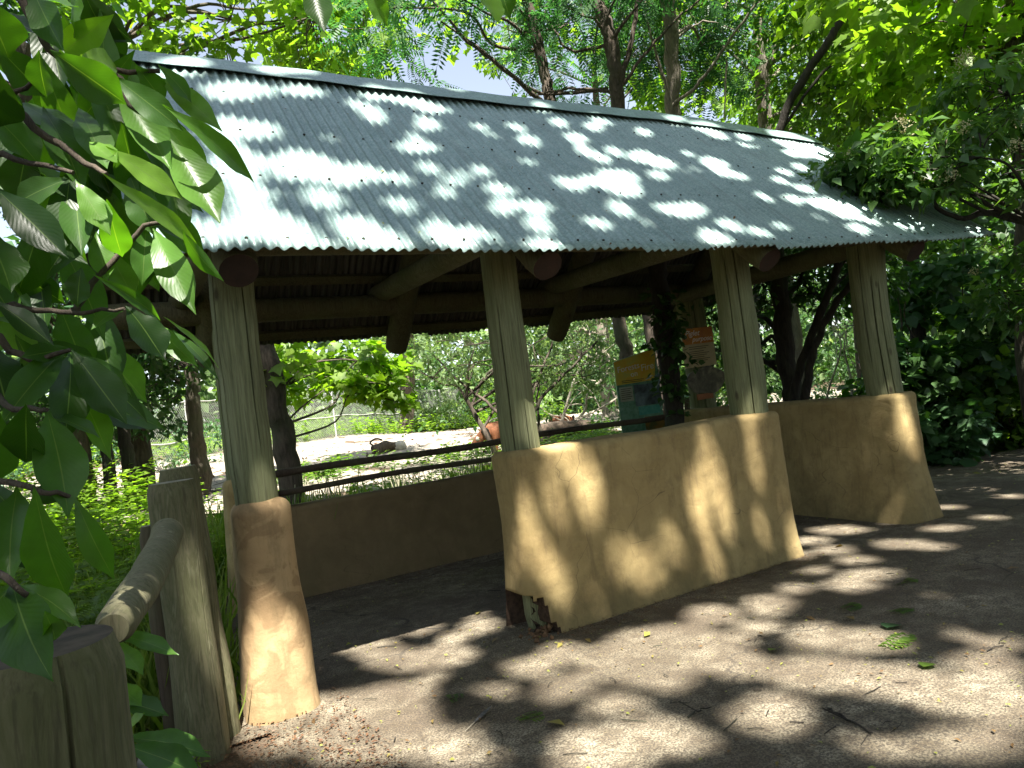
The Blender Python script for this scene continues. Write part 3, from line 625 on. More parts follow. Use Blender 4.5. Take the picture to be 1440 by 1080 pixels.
def hog(loc, rz, s, label, lying=False):
    r = empty('bush_pig', tuple(loc), label=label, cat='pig', group='red brown pigs in the yard'); r.rotation_euler[2] = rz; r.scale = (s, s, s)
    L = .0 if not lying else -.3
    v = [(-.1, 0, .52+L), (-.42, 0, .5+L), (-.55, 0, .46+L), (.2, 0, .53+L), (.42, 0, .5+L), (.58, 0, .42+L*.8), (.74, 0, .3+L*.5), (.9, 0, .17+L*.1)]
    e = [(0, 1), (1, 2), (0, 3), (3, 4), (4, 5), (5, 6), (6, 7)]; rd = [.25, .22, .13, .235, .2, .15, .11, .05]
    for x, y0 in ((-.4, .12), (-.4, -.12), (.32, .11), (.32, -.11)):
        b = len(v); p = 1 if x < 0 else 3
        if lying: v += [(x, y0*1.2, .16), (x+.16, y0*1.5, .06), (x+.32, y0*1.4, .04)]
        else: v += [(x, y0, .33), (x+(-.05 if x < 0 else .01), y0, .18), (x+.01, y0, .03)]
        e += [(p, b), (b, b+1), (b+1, b+2)]; rd += [.1, .045, .035]
    body = skinobj('body', v, e, rd, M['hog'], r)
    def child(n, me, m): o = bpy.data.objects.new(n, me); COL.objects.link(o); o.data.materials.append(m); o.parent = r; me.shade_smooth(); return o
    body.matrix_parent_inverse = Matrix(); 
    for sg in (1, -1):
        a = Acc(); tube(spline([(.6, sg*.1, .5+L*.8), (.57, sg*.2, .56+L*.8), (.5, sg*.27, .48+L*.8), (.47, sg*.29, .36+L*.8)], 5), [.045]*5+[.05]*5+[.03]*5+[.008], 8, acc=a); child('ear', a.mesh('ear'), M['hogblack'])
        a = Acc(); a.add(*blob((.72, sg*.09, .36+L*.6), (.06, .03, .05), 3)); child('cheek_whiskers', a.mesh('cheek_whiskers'), M['hogwhite'])
    a = Acc(); a.add(*blob((.91, 0, .16+L*.05), (.05, .055, .05), 5)); child('snout', a.mesh('snout'), M['hogblack'])
    a = Acc(); tube(spline([(-.64, 0, .55+L), (-.72, .02, .45+L), (-.72, .03, .25+L*.6)], 5), .015, 6, acc=a); child('tail', a.mesh('tail'), M['hogblack'])
    a = Acc(); tube([(x, 0, z+L) for x, z in ((-.5, .66), (-.3, .735), (0, .775), (.3, .76), (.45, .7))], .018, 6, acc=a); child('back_stripe', a.mesh('back_stripe'), M['hogwhite'])
    return r
hp = ground_at(716, 614, 15.0); hog(hp, math.pi-.35, .92, 'red brown pig grazing with its head down behind the second post of the shelter')
h2 = ground_at(788, 582, 25.0); hog(h2, .3, .85, 'small orange brown pig lying by the pale dead branches far back in the yard', True)
st = ground_hit(530, 640); rootst = empty('driftwood_stump', tuple(st), label='gnarled dark root stump lying in the bright yard with a curled root', cat='stump')
a = Acc(); tube(spline([st+np.array([-.05, 0, .1]), st+np.array([.25, .05, .2]), st+np.array([.6, .1, .12])], 6), np.linspace(.15, .12, 13), 12, rough=.3, seed=3, acc=a)
tube(spline([st+np.array([-.0, 0, .2]), st+np.array([-.14, 0, .33]), st+np.array([.02, 0, .42]), st+np.array([.2, .03, .36])], 6), .025, 7, acc=a)
tube(spline([st+np.array([.0, 0, .1]), st+np.array([-.15, -.05, .05]), st+np.array([-.3, -.1, .02])], 6), .04, 7, acc=a)
link('stump_wood', a.mesh('stump_wood'), M['bark'], rootst)
rock(562, 636, float(np.linalg.norm(st-O))+.3, (.2, .16, .16), 'pale boulder beside the gnarled root stump in the yard', seed=6)
rock(350, 640, 18, (.25, .2, .15), 'small grey stone on the shaded part of the yard behind the left trunk', seed=8)
lg = ground_at(790, 602, 16.5); a = Acc()
P = spline([lg+np.array([-1.3, -.5, .2]), lg+np.array([0, 0, .24]), lg+np.array([.85, .25, .2])], 8); tube(P, .19, 14, rough=.35, seed=5, acc=a)
tag(link('fallen_log', a.mesh('fallen_log'), M['brushwood'], None), 'dark rough fallen log lying across the yard behind the rail', 'log')
def dead_branches(name, base, tips, label, r=.05, seed=1, mat='deadwood'):
    rs = np.random.RandomState(seed); a = Acc(); b = np.array(base)
    for k, tp in enumerate(tips):
        L = limb_path(b+rs.normal(scale=.1, size=3)*[1, 1, 0], tp, seed+k, .0, 6); tube(L, np.linspace(r, r*.3, len(L)), 7, acc=a, rough=.1)
        for j in range(7):
            i = rs.randint(5, len(L)-1); q = L[i]+rs.normal(scale=.5, size=3)+np.array([.1, 0, .25]); T = limb_path(L[i], q, seed*5+j+k*9, 0, 3); tube(T, np.linspace(r*.35, .006, len(T)), 5, acc=a)
    return tag(link(name, a.mesh(name), M[mat], None), label, 'branches')
dead_branches('dead_branches', ground_at(775, 610, 17), [at(860, 520, 17.5), at(900, 505, 18.5), at(830, 500, 17)], 'bare pale dead branches leaning up from the yard floor', .045, 3)
dead_branches('dead_branches', ground_at(1180, 570, 12.5), [at(1192, 455, 13), at(1155, 440, 13.2)], 'thin sunlit dead twigs seen between the two right posts', .025, 5)
# ------------------------------------------------------------------ trees, back to front
def tr(name, px, d, hpx, r0, r1, crowns, T, ls, lm, lean=0, label=None, yb=610, **k):
    """trunk from the ground below pixel column px at distance d, through the pixels of hpx"""
    pts = [at(x, y, dd) for x, y, dd in hpx]; b = pts[0]; base = np.array([b[0]+(lean or 0), b[1], float(tz(b[0], b[1]))-.15])
    if pts[0][2] < base[2]+.3: pts = pts[1:]
    return tree(name, [base]+pts, r0, r1, [(at(*c), r) for c, r in crowns], T, ls, M_[lm] if False else lm, label=label, **k)
g = 'tall trees behind the shelter'
tr('maple_tree', 250, 15, [(180, 500, 15), (150, 250, 15.5), (170, 60, 16)], .22, .12, [((330, 20, 15), (3.2, 2, 1.7)), ((180, -60, 15), (3, 2.5, 2)), ((460, 45, 16.5), (1.5, 1.5, 1.1))], T_MAPLE, .17, 'leaf_bright', nl=12, clumps=105, per=48, crad=.62, seed=2, group=g, label='bright yellow green maple crown rising behind the left end of the ridge')
tr('walnut_tree', 765, 12.5, [(912, 640, 12), (888, 540, 12), (872, 460, 12), (820, 290, 12.2), (778, 160, 12.4), (766, 100, 12.7), (742, 0, 13), (735, -90, 13)], .14, .075, [((640, 20, 12.5), (1.8, 1.5, 1.2)), ((740, -60, 13), (2, 1.5, 1.3)), ((800, 60, 15), (1.6, 1.5, 1))], T_PINN, .42, 'leaf_pinnate', nl=12, clumps=62, per=14, crad=.6, seed=3, group=g, label='slender leaning walnut trunk with feathery leaves above the middle of the ridge', extra=[([at(770, 150, 12.4), at(700, 90, 12), at(650, 50, 12), at(600, -10, 12)], .04), ([at(855, 125, 12.6), at(760, 130, 12.4), at(690, 80, 12.2), at(620, 30, 12)], .035)])
tr('walnut_tree', 868, 12, [(958, 640, 12), (934, 520, 12), (914, 450, 12), (884, 260, 12), (868, 140, 12), (862, 60, 12), (842, 0, 12.3), (838, -80, 12.6)], .16, .085, [((830, -70, 12), (2.4, 1.5, 1.2)), ((900, 40, 14.5), (1.6, 1.2, 1.2))], T_PINN, .42, 'leaf_pinnate', nl=8, clumps=52, per=14, crad=.6, seed=4, group=g, label='forked walnut trunk with dark bare limbs rising over the right half of the ridge', extra=[([at(868, 130, 12), at(885, 70, 12.1), at(900, -20, 12.4), at(905, -80, 12.5)], .05), ([at(866, 120, 12), at(850, 40, 12), at(870, -10, 12)], .04), ([at(868, 128, 12), at(800, 125, 12.2), at(745, 135, 12.5)], .03), ([at(862, 60, 12), at(800, 70, 12), at(770, 20, 12.2)], .03), ([at(868, 128, 12), at(920, 60, 12.1), at(960, 20, 12.2), at(1020, -30, 12.3)], .03)])
tr('walnut_tree', 945, 13, [(985, 500, 13), (955, 250, 13), (946, 150, 13), (945, 60, 13), (940, 0, 13), (944, -90, 13)], .15, .1, [((960, -60, 13), (2.3, 1.5, 1.3)), ((985, 50, 15), (1.7, 1.2, 1.3))], T_PINN, .4, 'leaf_pinnate', nl=8, clumps=56, per=14, crad=.6, seed=5, group=g, label='straight pale grey trunk standing just right of the forked trunk above the ridge', bmat='bark_light', extra=[([at(945, 150, 12.9), at(985, 115, 12.6), at(1030, 50, 12.5), at(1075, -10, 12.5), at(1110, -60, 12.5)], .032), ([at(946, 155, 12.9), at(928, 90, 12.8), at(910, 30, 12.8), at(905, -30, 13)], .03), ([at(1022, 85, 12.5), at(1018, 170, 12.4)], .018), ([at(946, 60, 13), at(990, 30, 13), at(1040, 45, 13)], .02)])
tr('maple_tree', 820, 21, [(880, 500, 21), (850, 250, 21), (835, 100, 21)], .16, .08, [((800, 30, 21), (4.2, 2, 2.6)), ((960, 60, 21), (3, 2, 2.2))], T_MAPLE, .2, 'leaf_bright', nl=10, clumps=62, per=44, crad=.75, seed=44, group=g, label='pale green maple far behind the leaning walnut trunks, showing only in their gaps')
tr('ash_tree', 1078, 15, [(1118, 500, 15), (1088, 280, 15), (1076, 180, 15), (1070, 90, 15), (1066, 30, 15.2), (1060, -60, 15.5)], .17, .08, [((1075, -20, 15), (2.5, 2, 1.6)), ((1150, 100, 17), (2, 1.5, 1.6))], T_LEAF, .16, 'leaf_maple', nl=12, clumps=80, per=50, crad=.6, seed=6, group=g, bmat='bark_light', label='pale trunk splitting into white sunlit limbs beyond the right end of the ridge', extra=[([at(1073, 110, 15), at(1100, 50, 15), at(1110, -20, 15)], .055), ([at(1075, 125, 15), at(1040, 85, 15), at(1000, 55, 15.2), at(970, 20, 15.4)], .04), ([at(1085, 90, 15), at(1125, 60, 15), at(1160, 20, 15)], .035)])
tr('ash_tree', 1120, 11.5, [(1060, 500, 11.5), (1085, 260, 11.5), (1096, 182, 11.5), (1130, 110, 11.6), (1170, 50, 11.8), (1205, -20, 12), (1230, -80, 12)], .075, .05, [((1260, -60, 12), (2.0, 1.5, 1)), ((1210, 20, 13.5), (1.5, 1.2, 1))], T_LEAF, .15, 'leaf_bright', nl=8, clumps=42, per=45, crad=.5, seed=7, group=g, bmat='bark_dark', label='thin dark leaning trunk slanting up to the right beyond the ridge end', extra=[([at(1100, 180, 11.5), at(1160, 100, 11.6), at(1240, 60, 12), at(1300, 0, 12)], .025)])
tr('locust_tree', 1262, 13.5, [(1300, 560, 13.5), (1275, 300, 13.5), (1262, 150, 13.5), (1265, 0, 13.5), (1262, -80, 13.5)], .13, .1, [((1290, 60, 13.5), (2.4, 1.8, 1.7)), ((1200, 150, 14.5), (1.8, 1.5, 1.2)), ((1250, -60, 14), (2.4, 1.8, 1.2))], T_LEAF, .15, 'leaf_maple', nl=14, clumps=110, per=52, crad=.55, seed=8, group=g, bmat='bark_dark', label='dark straight trunk wrapped in green leaves right of the roof end')
tr('maple_tree', 1400, 11, [(1450, 500, 11), (1445, 250, 11), (1430, 100, 11.3), (1425, -40, 11.5)], .16, .1, [((1395, 60, 10.5), (1.9, 1.4, 1.1)), ((1430, -60, 10.5), (2.2, 1.6, 1)), ((1330, 90, 12.5), (1.6, 1.2, .8))], T_MAPLE, .17, 'leaf_bright', nl=12, clumps=80, per=50, crad=.5, seed=9, group=g, label='bright yellow green tree in the top right corner of the view')
tr('beech_tree', 1180, 19, [(1220, 550, 19), (1190, 300, 19), (1180, 150, 19)], .2, .1, [((1150, 190, 19), (3.2, 2, 2)), ((1300, 200, 18), (3, 2, 2.2)), ((1400, 250, 17), (2.6, 2, 2))], T_LEAF, .2, 'leaf_maple', nl=12, clumps=130, per=50, crad=.75, seed=10, group=g, label='broad mid green tree filling the gap between the roof end and the flowering branches')
tr('elm_tree', 60, 13, [(110, 640, 13), (60, 400, 13), (40, 200, 13), (30, 60, 13)], .2, .12, [((60, 100, 13), (2.2, 2, 1.9)), ((30, 330, 12), (2.5, 1.6, 1.4)), ((140, 420, 13), (1.9, 1.5, 1))], T_LEAF, .14, 'leaf_cool', nl=15, clumps=130, per=48, crad=.55, seed=11, label='tall elm behind the big foreground leaves at the left edge')
tr('elm_tree', 275, 14, [(280, 640, 14), (272, 560, 14), (262, 400, 14.2)], .17, .1, [((240, 480, 14), (1.8, 1.5, 1)), ((120, 520, 15), (2, 1.5, 1.2)), ((300, 440, 16), (2.2, 1.5, 1.2))], T_LEAF, .15, 'leaf_dark', nl=12, clumps=95, per=48, crad=.5, seed=12, label='dark trunk under low leaves just left of the first shelter post')
tr('thicket_tree', 150, 13, [(152, 650, 13), (146, 600, 13), (138, 480, 13)], .1, .07, [((100, 560, 13.5), (1.5, 1.2, .8))], T_LEAF, .14, 'leaf_dark', nl=6, clumps=36, per=45, crad=.45, seed=13, bmat='bark_dark', label='short dark trunk at the far left, the first of three trunks over the ground plants')
tr('thicket_tree', 177, 13.3, [(180, 650, 13.3), (174, 600, 13.3), (168, 470, 13.4)], .12, .08, [((190, 560, 14.5), (1.4, 1.2, .7))], T_LEAF, .14, 'leaf_cool', nl=6, clumps=30, per=45, crad=.45, seed=14, bmat='bark_dark', label='middle one of three dark trunks left of the log fence top')
tr('oak_tree', 395, 9.6, [(404, 650, 9.6), (383, 540, 9.6), (362, 440, 9.7), (345, 330, 9.8)], .16, .12, [((420, 520, 10.4), (1.1, .8, .45)), ((490, 525, 10.8), (1.0, .8, .5)), ((540, 540, 11.2), (.45, .5, .45))], T_MAPLE, .15, 'leaf_bright', nl=7, clumps=48, per=26, crad=.3, seed=15, label='thick furrowed trunk right of the first post with bright leaves drooping into the opening', limbr=.1)
tr('thorn_tree', 695, 12, [(697, 640, 12), (672, 590, 12.1), (655, 560, 12.2)], .05, .035, [((650, 505, 12.5), (1.2, 1, .7)), ((760, 490, 12.5), (1.2, 1, .6)), ((820, 520, 13), (.9, .8, .5))], T_LEAF, .09, 'leaf_sunwash', nl=14, clumps=90, per=30, crad=.3, seed=16, label='many stemmed small leaved tree behind the second post', limbr=.55,
   extra=[([at(722, 630, 12), at(700, 580, 12), at(650, 540, 12.3), at(610, 500, 12.5)], .035), ([at(728, 630, 12), at(755, 570, 12.1), at(800, 520, 12.3), at(840, 480, 12.5)], .04), ([at(735, 630, 12), at(745, 570, 12), at(770, 500, 12.3), at(790, 450, 12.3)], .035), ([at(762, 620, 12.3), at(756, 570, 12.3), at(760, 520, 12.3)], .03)])
tr('ivy_trunk', 950, 8.6, [(955, 640, 8.6), (944, 540, 8.6), (932, 440, 8.6), (922, 360, 8.6)], .12, .11, [((945, 520, 8.55), (.15, .15, .55)), ((937, 450, 8.55), (.15, .15, .4))], T_WIDE, .08, 'leaf_dark', nl=2, clumps=24, per=24, crad=.16, seed=19, bmat='bark_dark', label='black ivy covered trunk between the two information signs', twigs=False, flat=1)
tr('hornbeam_tree', 1112, 9.4, [(1120, 600, 9.4), (1108, 520, 9.4), (1098, 420, 9.4), (1088, 330, 9.5)], .13, .1, [((1090, 400, 10.2), (1.0, .9, .6)), ((1030, 480, 10.4), (.8, .8, .9))], T_LEAF, .1, 'leaf_dark', nl=8, clumps=60, per=40, crad=.34, seed=20, bmat='bark_dark', label='dark upright trunk right of the third post inside the thicket')
tr('hazel_tree', 1135, 8.9, [(1112, 600, 8.9), (1125, 520, 8.9), (1150, 450, 8.9), (1172, 395, 9), (1182, 350, 9.1)], .055, .04, [((1180, 380, 9.8), (.9, .8, .5))], T_LEAF, .1, 'leaf_dark', nl=5, clumps=36, per=40, crad=.32, seed=21, bmat='bark_dark', label='pair of thin black curved stems crossing the opening left of the last post', extra=[([at(1128, 600, 8.85), at(1138, 520, 8.8), at(1158, 460, 8.75), at(1202, 388, 8.7), at(1230, 350, 8.7)], .055)])
tr('oak_tree', 850, 26, [(860, 600, 26), (855, 560, 26), (850, 500, 26), (840, 400, 26)], .3, .2, [((800, 430, 27), (3.5, 2.5, 2))], T_LEAF, .22, 'leaf_sunwash', nl=6, clumps=60, per=45, crad=.8, seed=22, bmat='bark_light', label='pale trunk at the far end of the yard behind the dead branches')
tr('oak_tree', 572, 33, [(570, 600, 33), (574, 540, 33), (570, 490, 33), (580, 450, 33)], .35, .28, [((560, 430, 33), (4, 3, 3))], T_LEAF, .25, 'leaf_sunwash', nl=6, clumps=60, per=45, crad=.9, seed=23, label='thick old trunk beyond the fence under the middle of the roof')
# sunlit bushes at the back of the yard
def bush(name, px, py, d, r, T, ls, lm, label, clumps=26, per=45, seed=1, crad=.3, group=None, stems=5):
    p = ground_at(px, py, d); rs = np.random.RandomState(seed); root = empty(name, tuple(p), label=label, cat='shrub', group=group)
    c = p+np.array([0, 0, r[2]*.85]); hubs = ell(c, r, stems, rs, .5); a = Acc()
    for j, h in enumerate(hubs): L = limb_path(p+rs.normal(scale=.05, size=3)*[1, 1, 0], h, seed+j, .1); tube(L, np.linspace(.022, .006, len(L)), 5, acc=a)
    link('stem', a.mesh('stem'), M['bark'], root); pts = ell(c, r, clumps, rs, .3); pts[:, 2] = np.maximum(pts[:, 2], p[2]+.08)
    link('foliage', leaves('foliage', T, *spray(pts, per, crad, .55, rs=rs, size=ls)), M[lm], root, smooth=False); return root
for k, (px, py, d, r, lm, lab) in enumerate([
    (640, 592, 36, (2.2, 1.2, 1.1), 'leaf_sunwash', 'sunlit pale bush against the far fence left of the grazing pig'),
    (600, 600, 40, (2.5, 1.2, 1.6), 'leaf_sunwash', 'green bush beyond the fence behind the root stump'),
    (470, 612, 36, (2.2, 1.2, .9), 'leaf_sunwash', 'low yellow green bush beyond the fence between the fence posts'),
    (420, 622, 32, (1.6, 1.0, .8), 'leaf_bright', 'small bright bush behind the left fence panel'),
    (735, 578, 34, (2.4, 1.4, 1.5), 'leaf_maple', 'bush at the back of the yard right of the second post'),
    (900, 560, 30, (2.2, 1.4, 1.3), 'leaf_sunwash', 'sunlit bush at the far right end of the yard behind the yellow sign'),
    (1000, 560, 16, (1.2, 1, 1.2), 'leaf_maple', 'leafy bush behind the orange topped sign'),
    (230, 650, 24, (3, 1.2, 1.0), 'leaf_cool', 'shaded bush beyond the left chain link fence')]):
    bush('shrub', px, py, d, r, T_LEAF, .14 if d > 20 else .12, lm, lab, 34, 50, 50+k, .45)
# thicket on the right, beyond the path
g3 = 'leafy shrubs beyond the path on the right'
for k, (px, py, d, r, ls, lm, lab) in enumerate([
    (1325, 640, 11.6, (.9, .6, .42), .15, 'leaf_cool', 'low broad leaved shrub at the path edge right of the last wall'),
    (1425, 625, 13.2, (1.3, .8, .6), .1, 'leaf_bright', 'small leaved light green shrub at the right edge above the path'),
    (1385, 600, 12.8, (1.2, .8, .9), .14, 'leaf_maple', 'dark shrub rising behind the low shrubs near the right edge'),
    (1290, 600, 11.9, (.9, .7, 1.0), .16, 'leaf_dark', 'dark shrub close behind the last post'),
    (1345, 520, 13.0, (1.6, 1.0, 2.0), .17, 'leaf_cool', 'tall broad leaved shrub in the middle of the right hand thicket'),
    (1460, 540, 13.4, (1.5, 1.0, 2.1), .15, 'leaf_dark', 'tall dark shrub cut by the right edge of the view'),
    (1300, 560, 15.0, (1.9, 1.0, 2.4), .15, 'leaf_maple', 'green shrub deep in the thicket behind the last post'),
    (1180, 590, 11.6, (1.5, .8, .5), .09, 'leaf_maple', 'green undergrowth shrub seen between the third and last posts'),
    (1080, 590, 12.0, (1.2, .8, .6), .09, 'leaf_cool', 'undergrowth shrub just right of the third post')]):
    bush('shrub', px, py, d, r, T_WIDE, ls, lm, lab, 52 if r[2] > 1 else 40, 44, 80+k, .3, g3)
def flowering():
    ctr = [((1310, 215, 8.4), (.95, .7, .36)), ((1415, 225, 8.0), (.8, .7, .42)), ((1215, 235, 8.1), (.5, .35, .2)), ((1395, 150, 8.8), (.8, .6, .5)), ((1255, 256, 8.0), (.4, .25, .1)), ((1450, 400, 9.8), (.7, .6, .6))]
    rs = np.random.RandomState(33)
    r = tree('flowering_tree', [ground_at(1600, 640, 9.0)-np.array([0, 0, .1]), at(1570, 480, 8.9), at(1520, 380, 8.8), at(1470, 320, 8.4)], .11, .06, [(at(*c), q) for c, q in ctr], T_LEAF, .115, 'leaf_flowering', 'bark_dark', nl=14, per=46, clumps=120, crad=.26, seed=34,
             label='tree with cream flower clusters whose branches hang over the right end of the roof', extra=[([at(1470, 320, 8.4), at(1400, 300, 8.3), at(1340, 305, 8.2), at(1300, 270, 8)], .04)])
    pts = np.concatenate([ell(at(*c), np.array(q)*1.05, 9, rs, .75) for c, q in ctr]); n = 60
    c = np.repeat(pts, n, 0)+rs.normal(scale=.035, size=(len(pts)*n, 3)); d = rs.normal(size=c.shape); nr = rs.normal(size=c.shape)
    link('flower_clusters', leaves('flower_clusters', T_LEAF, c, d, nr, np.full(len(c), .022)), M['flower'], r, smooth=False)
flowering()
# far wood: one mass nobody could count, with the trunks standing in it
rs = np.random.RandomState(70); N = 1500
ang = np.radians(rs.uniform(-32, 92, N)); dist = rs.uniform(36, 62, N); cx, cyy = np.sin(ang)*dist, np.cos(ang)*dist
zz = tz(cx, cyy)+rs.rand(N)**1.3*17*(.75+.25*np.sin(ang*9)); P = np.stack([cx, cyy, zz], 1)
tag(link('woodland', leaves('woodland', T_WIDE, *spray(P, 50, 1.5, .6, rs=rs, size=.42)), M['leaf_sunwash'], None, smooth=False), 'distant wood closing the view behind the yard', 'woodland', kind='stuff')
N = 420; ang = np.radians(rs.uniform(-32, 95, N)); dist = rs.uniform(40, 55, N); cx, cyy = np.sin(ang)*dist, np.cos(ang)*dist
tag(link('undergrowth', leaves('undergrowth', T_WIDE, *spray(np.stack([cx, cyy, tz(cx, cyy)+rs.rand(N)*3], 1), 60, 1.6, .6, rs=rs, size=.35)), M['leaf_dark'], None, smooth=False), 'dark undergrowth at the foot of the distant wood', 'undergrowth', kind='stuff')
# unseen wood behind the viewer, added to cut the sky light
N = 900; ang = np.radians(rs.uniform(100, 322, N)); dist = rs.uniform(13, 22, N); cx, cyy = np.sin(ang)*dist, np.cos(ang)*dist
tag(link('woodland', leaves('woodland', T_WIDE, *spray(np.stack([cx, cyy, rs.rand(N)*13], 1), 45, 1.3, .6, rs=rs, size=.34)), M['leaf_dark'], None, smooth=False), 'unseen dark wood added behind the viewer to cut the sky light', 'woodland', kind='stuff')
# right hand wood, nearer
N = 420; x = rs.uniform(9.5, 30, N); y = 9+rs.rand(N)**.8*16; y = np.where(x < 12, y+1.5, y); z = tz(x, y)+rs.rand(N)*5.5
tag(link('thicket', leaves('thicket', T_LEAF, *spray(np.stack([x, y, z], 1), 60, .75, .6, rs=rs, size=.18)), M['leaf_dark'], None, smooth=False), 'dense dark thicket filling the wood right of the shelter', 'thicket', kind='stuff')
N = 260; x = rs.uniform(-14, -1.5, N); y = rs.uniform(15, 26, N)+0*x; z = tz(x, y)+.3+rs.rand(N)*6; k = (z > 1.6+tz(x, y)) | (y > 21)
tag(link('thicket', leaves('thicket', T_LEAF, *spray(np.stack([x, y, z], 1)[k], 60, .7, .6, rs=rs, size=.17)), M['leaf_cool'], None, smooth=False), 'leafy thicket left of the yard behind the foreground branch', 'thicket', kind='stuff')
# ------------------------------------------------------------------ ground plants
rs = np.random.RandomState(90)
def scatter(name, n, fx, T, size, mat, label, up=.9, clump=None, cat=None, tilt=.45, kind='stuff'):
    p = fx(n); z = tz(p[:, 0], p[:, 1]); pos = np.c_[p, z-.01]; k = len(pos)
    d = rs.normal(scale=tilt, size=(k, 3)); d[:, 2] = np.abs(d[:, 2])*.3+up; nr = rs.normal(size=(k, 3)); s = size*(1+.35*rs.normal(size=k)).clip(.35, 2)
    return tag(link(name, leaves(name, T, pos, d, nr, s), M[mat], None, smooth=False), label, cat or name.replace('_', ' '), kind=kind)
def zone(x0, x1, y0, y1, cl=0.0, nc=60):
    def f(n):
        if not cl: return np.c_[rs.uniform(x0, x1, n), rs.uniform(y0, y1, n)]
        c = np.c_[rs.uniform(x0, x1, nc), rs.uniform(y0, y1, nc)]; return c[rs.randint(0, nc, n)]+rs.normal(scale=cl, size=(n, 2))
    return f
scatter('tall_grass', 15000, zone(.2, 8.5, 7.5, 9.6, .2, 90), T_BLADE, .5, 'grass', 'tall bright grass growing behind the low back wall', tilt=.3)
scatter('tall_grass', 5000, zone(-.9, .3, 4.5, 8.5, .2, 50), T_BLADE, .4, 'grass', 'tall green grass between the log fence and the left pier', tilt=.3)
def leafy(name, cx, n_st, hgt, T, size, mat, label, up=.5):
    """low plants: upright stems ringed by spreading leaves"""
    p = cx(n_st); z = tz(p[:, 0], p[:, 1]); h = hgt*(.5+rs.rand(n_st)); per = 14
    pos = np.repeat(np.c_[p, z], per, 0); t = rs.rand(len(pos)); pos[:, 2] += np.repeat(h, per)*(.2+.8*t); a = rs.rand(len(pos))*6.283
    d = np.c_[np.cos(a), np.sin(a), up*(t-.3)]; pos[:, :2] += d[:, :2]*.04+rs.normal(scale=.05, size=(len(pos), 2)); nr = np.tile([0, 0, 1.], (len(pos), 1))+rs.normal(scale=.3, size=(len(pos), 3))
    return tag(link(name, leaves(name, T, pos, d, nr, size*(.6+.7*rs.rand(len(pos)))), M[mat], None, smooth=False), label, name.replace('_', ' '), kind='stuff')
leafy('ground_cover', zone(.6, 9.5, 7.7, 11.2, .3, 90), 1500, .42, T_LEAF, .09, 'leaf_bright', 'leafy weeds mixed into the grass behind the shelter')
leafy('ground_cover', zone(-3.8, -.5, 4.6, 9.8, .3, 110), 2200, .42, T_FERN, .3, 'leaf_bright', 'bright fern like plants under the foreground branch left of the fence')
leafy('ground_cover', zone(-6, -.6, 8, 12.5, .4, 70), 1200, .5, T_LEAF, .13, 'leaf_maple', 'leafy plants at the near edge of the yard on the left')
leafy('ground_cover', zone(-1.6, -.3, 1.9, 4.0, .15, 40), 260, .25, T_WIDE, .12, 'leaf_cool', 'broad low leaves at the foot of the log fence')
leafy('ground_cover', zone(8.2, 22, 6.5, 11, .3, 130), 1500, .3, T_WIDE, .11, 'leaf_dark', 'dark low plants along the path edge on the right')
leafy('ground_cover', zone(6.9, 11, 7, 12, .35, 60), 900, .4, T_LEAF, .09, 'leaf_maple', 'green undergrowth behind the end wall')
leafy('ground_cover', zone(-8, 20, 30, 38, .6, 160), 1500, .6, T_LEAF, .2, 'leaf_bright', 'sunlit weeds along the foot of the far fence')
leafy('ground_cover', zone(1, 12, 11, 15, .3, 40), 420, .22, T_LEAF, .12, 'leaf_maple', 'scattered weeds on the near part of the yard')
x = rs.uniform(-5, 20, 3600); y = rs.uniform(10.5, 26, 3600); pos = np.c_[x, y, tz(x, y)+.035]; a_ = rs.rand(3600)*6.28
tag(link('yard_litter', leaves('yard_litter', T_LEAF, pos, np.c_[np.cos(a_), np.sin(a_), rs.normal(scale=.3, size=3600)], np.tile([0, 0, 1.], (3600, 1))+rs.normal(scale=.4, size=(3600, 3)), .04+.16*rs.rand(3600)**4), M['mulch'], None, smooth=False), 'brown leaf and twig litter strewn over the pale yard', 'leaf litter', kind='stuff')
leafy('ground_cover', zone(-7, .2, 8.6, 13.5, .3, 110), 1500, .62, T_LEAF, .12, 'leaf_bright', 'bright undergrowth on the left between the fence and the yard')
leafy('ground_cover', zone(-3.2, .1, 4.8, 8.6, .25, 80), 900, .55, T_LEAF, .09, 'leaf_bright', 'bright leafy weeds behind the log fence rail')
# pale dry stalks behind the wall
a = Acc()
for k in range(90):
    c = rnd.choice([(2.0, 8.6), (2.15, 8.7), (3.1, 8.9), (3.25, 9.0), (4.3, 9.0)]); x = c[0]+rnd.gauss(0, .12); y = c[1]+rnd.gauss(0, .1); z = float(tz(x, y)); h = rnd.uniform(.5, .9)
    tube([(x, y, z), (x+rnd.gauss(0, .03), y, z+h*.5), (x+rnd.gauss(0, .08), y+rnd.gauss(0, .05), z+h)], .005, 4, cap=False, acc=a)
tag(link('dry_stalks', a.mesh('dry_stalks'), plain('straw', (.5, .46, .33)), None), 'pale dry stalks standing in the grass behind the low wall', 'dry stalks', kind='stuff')
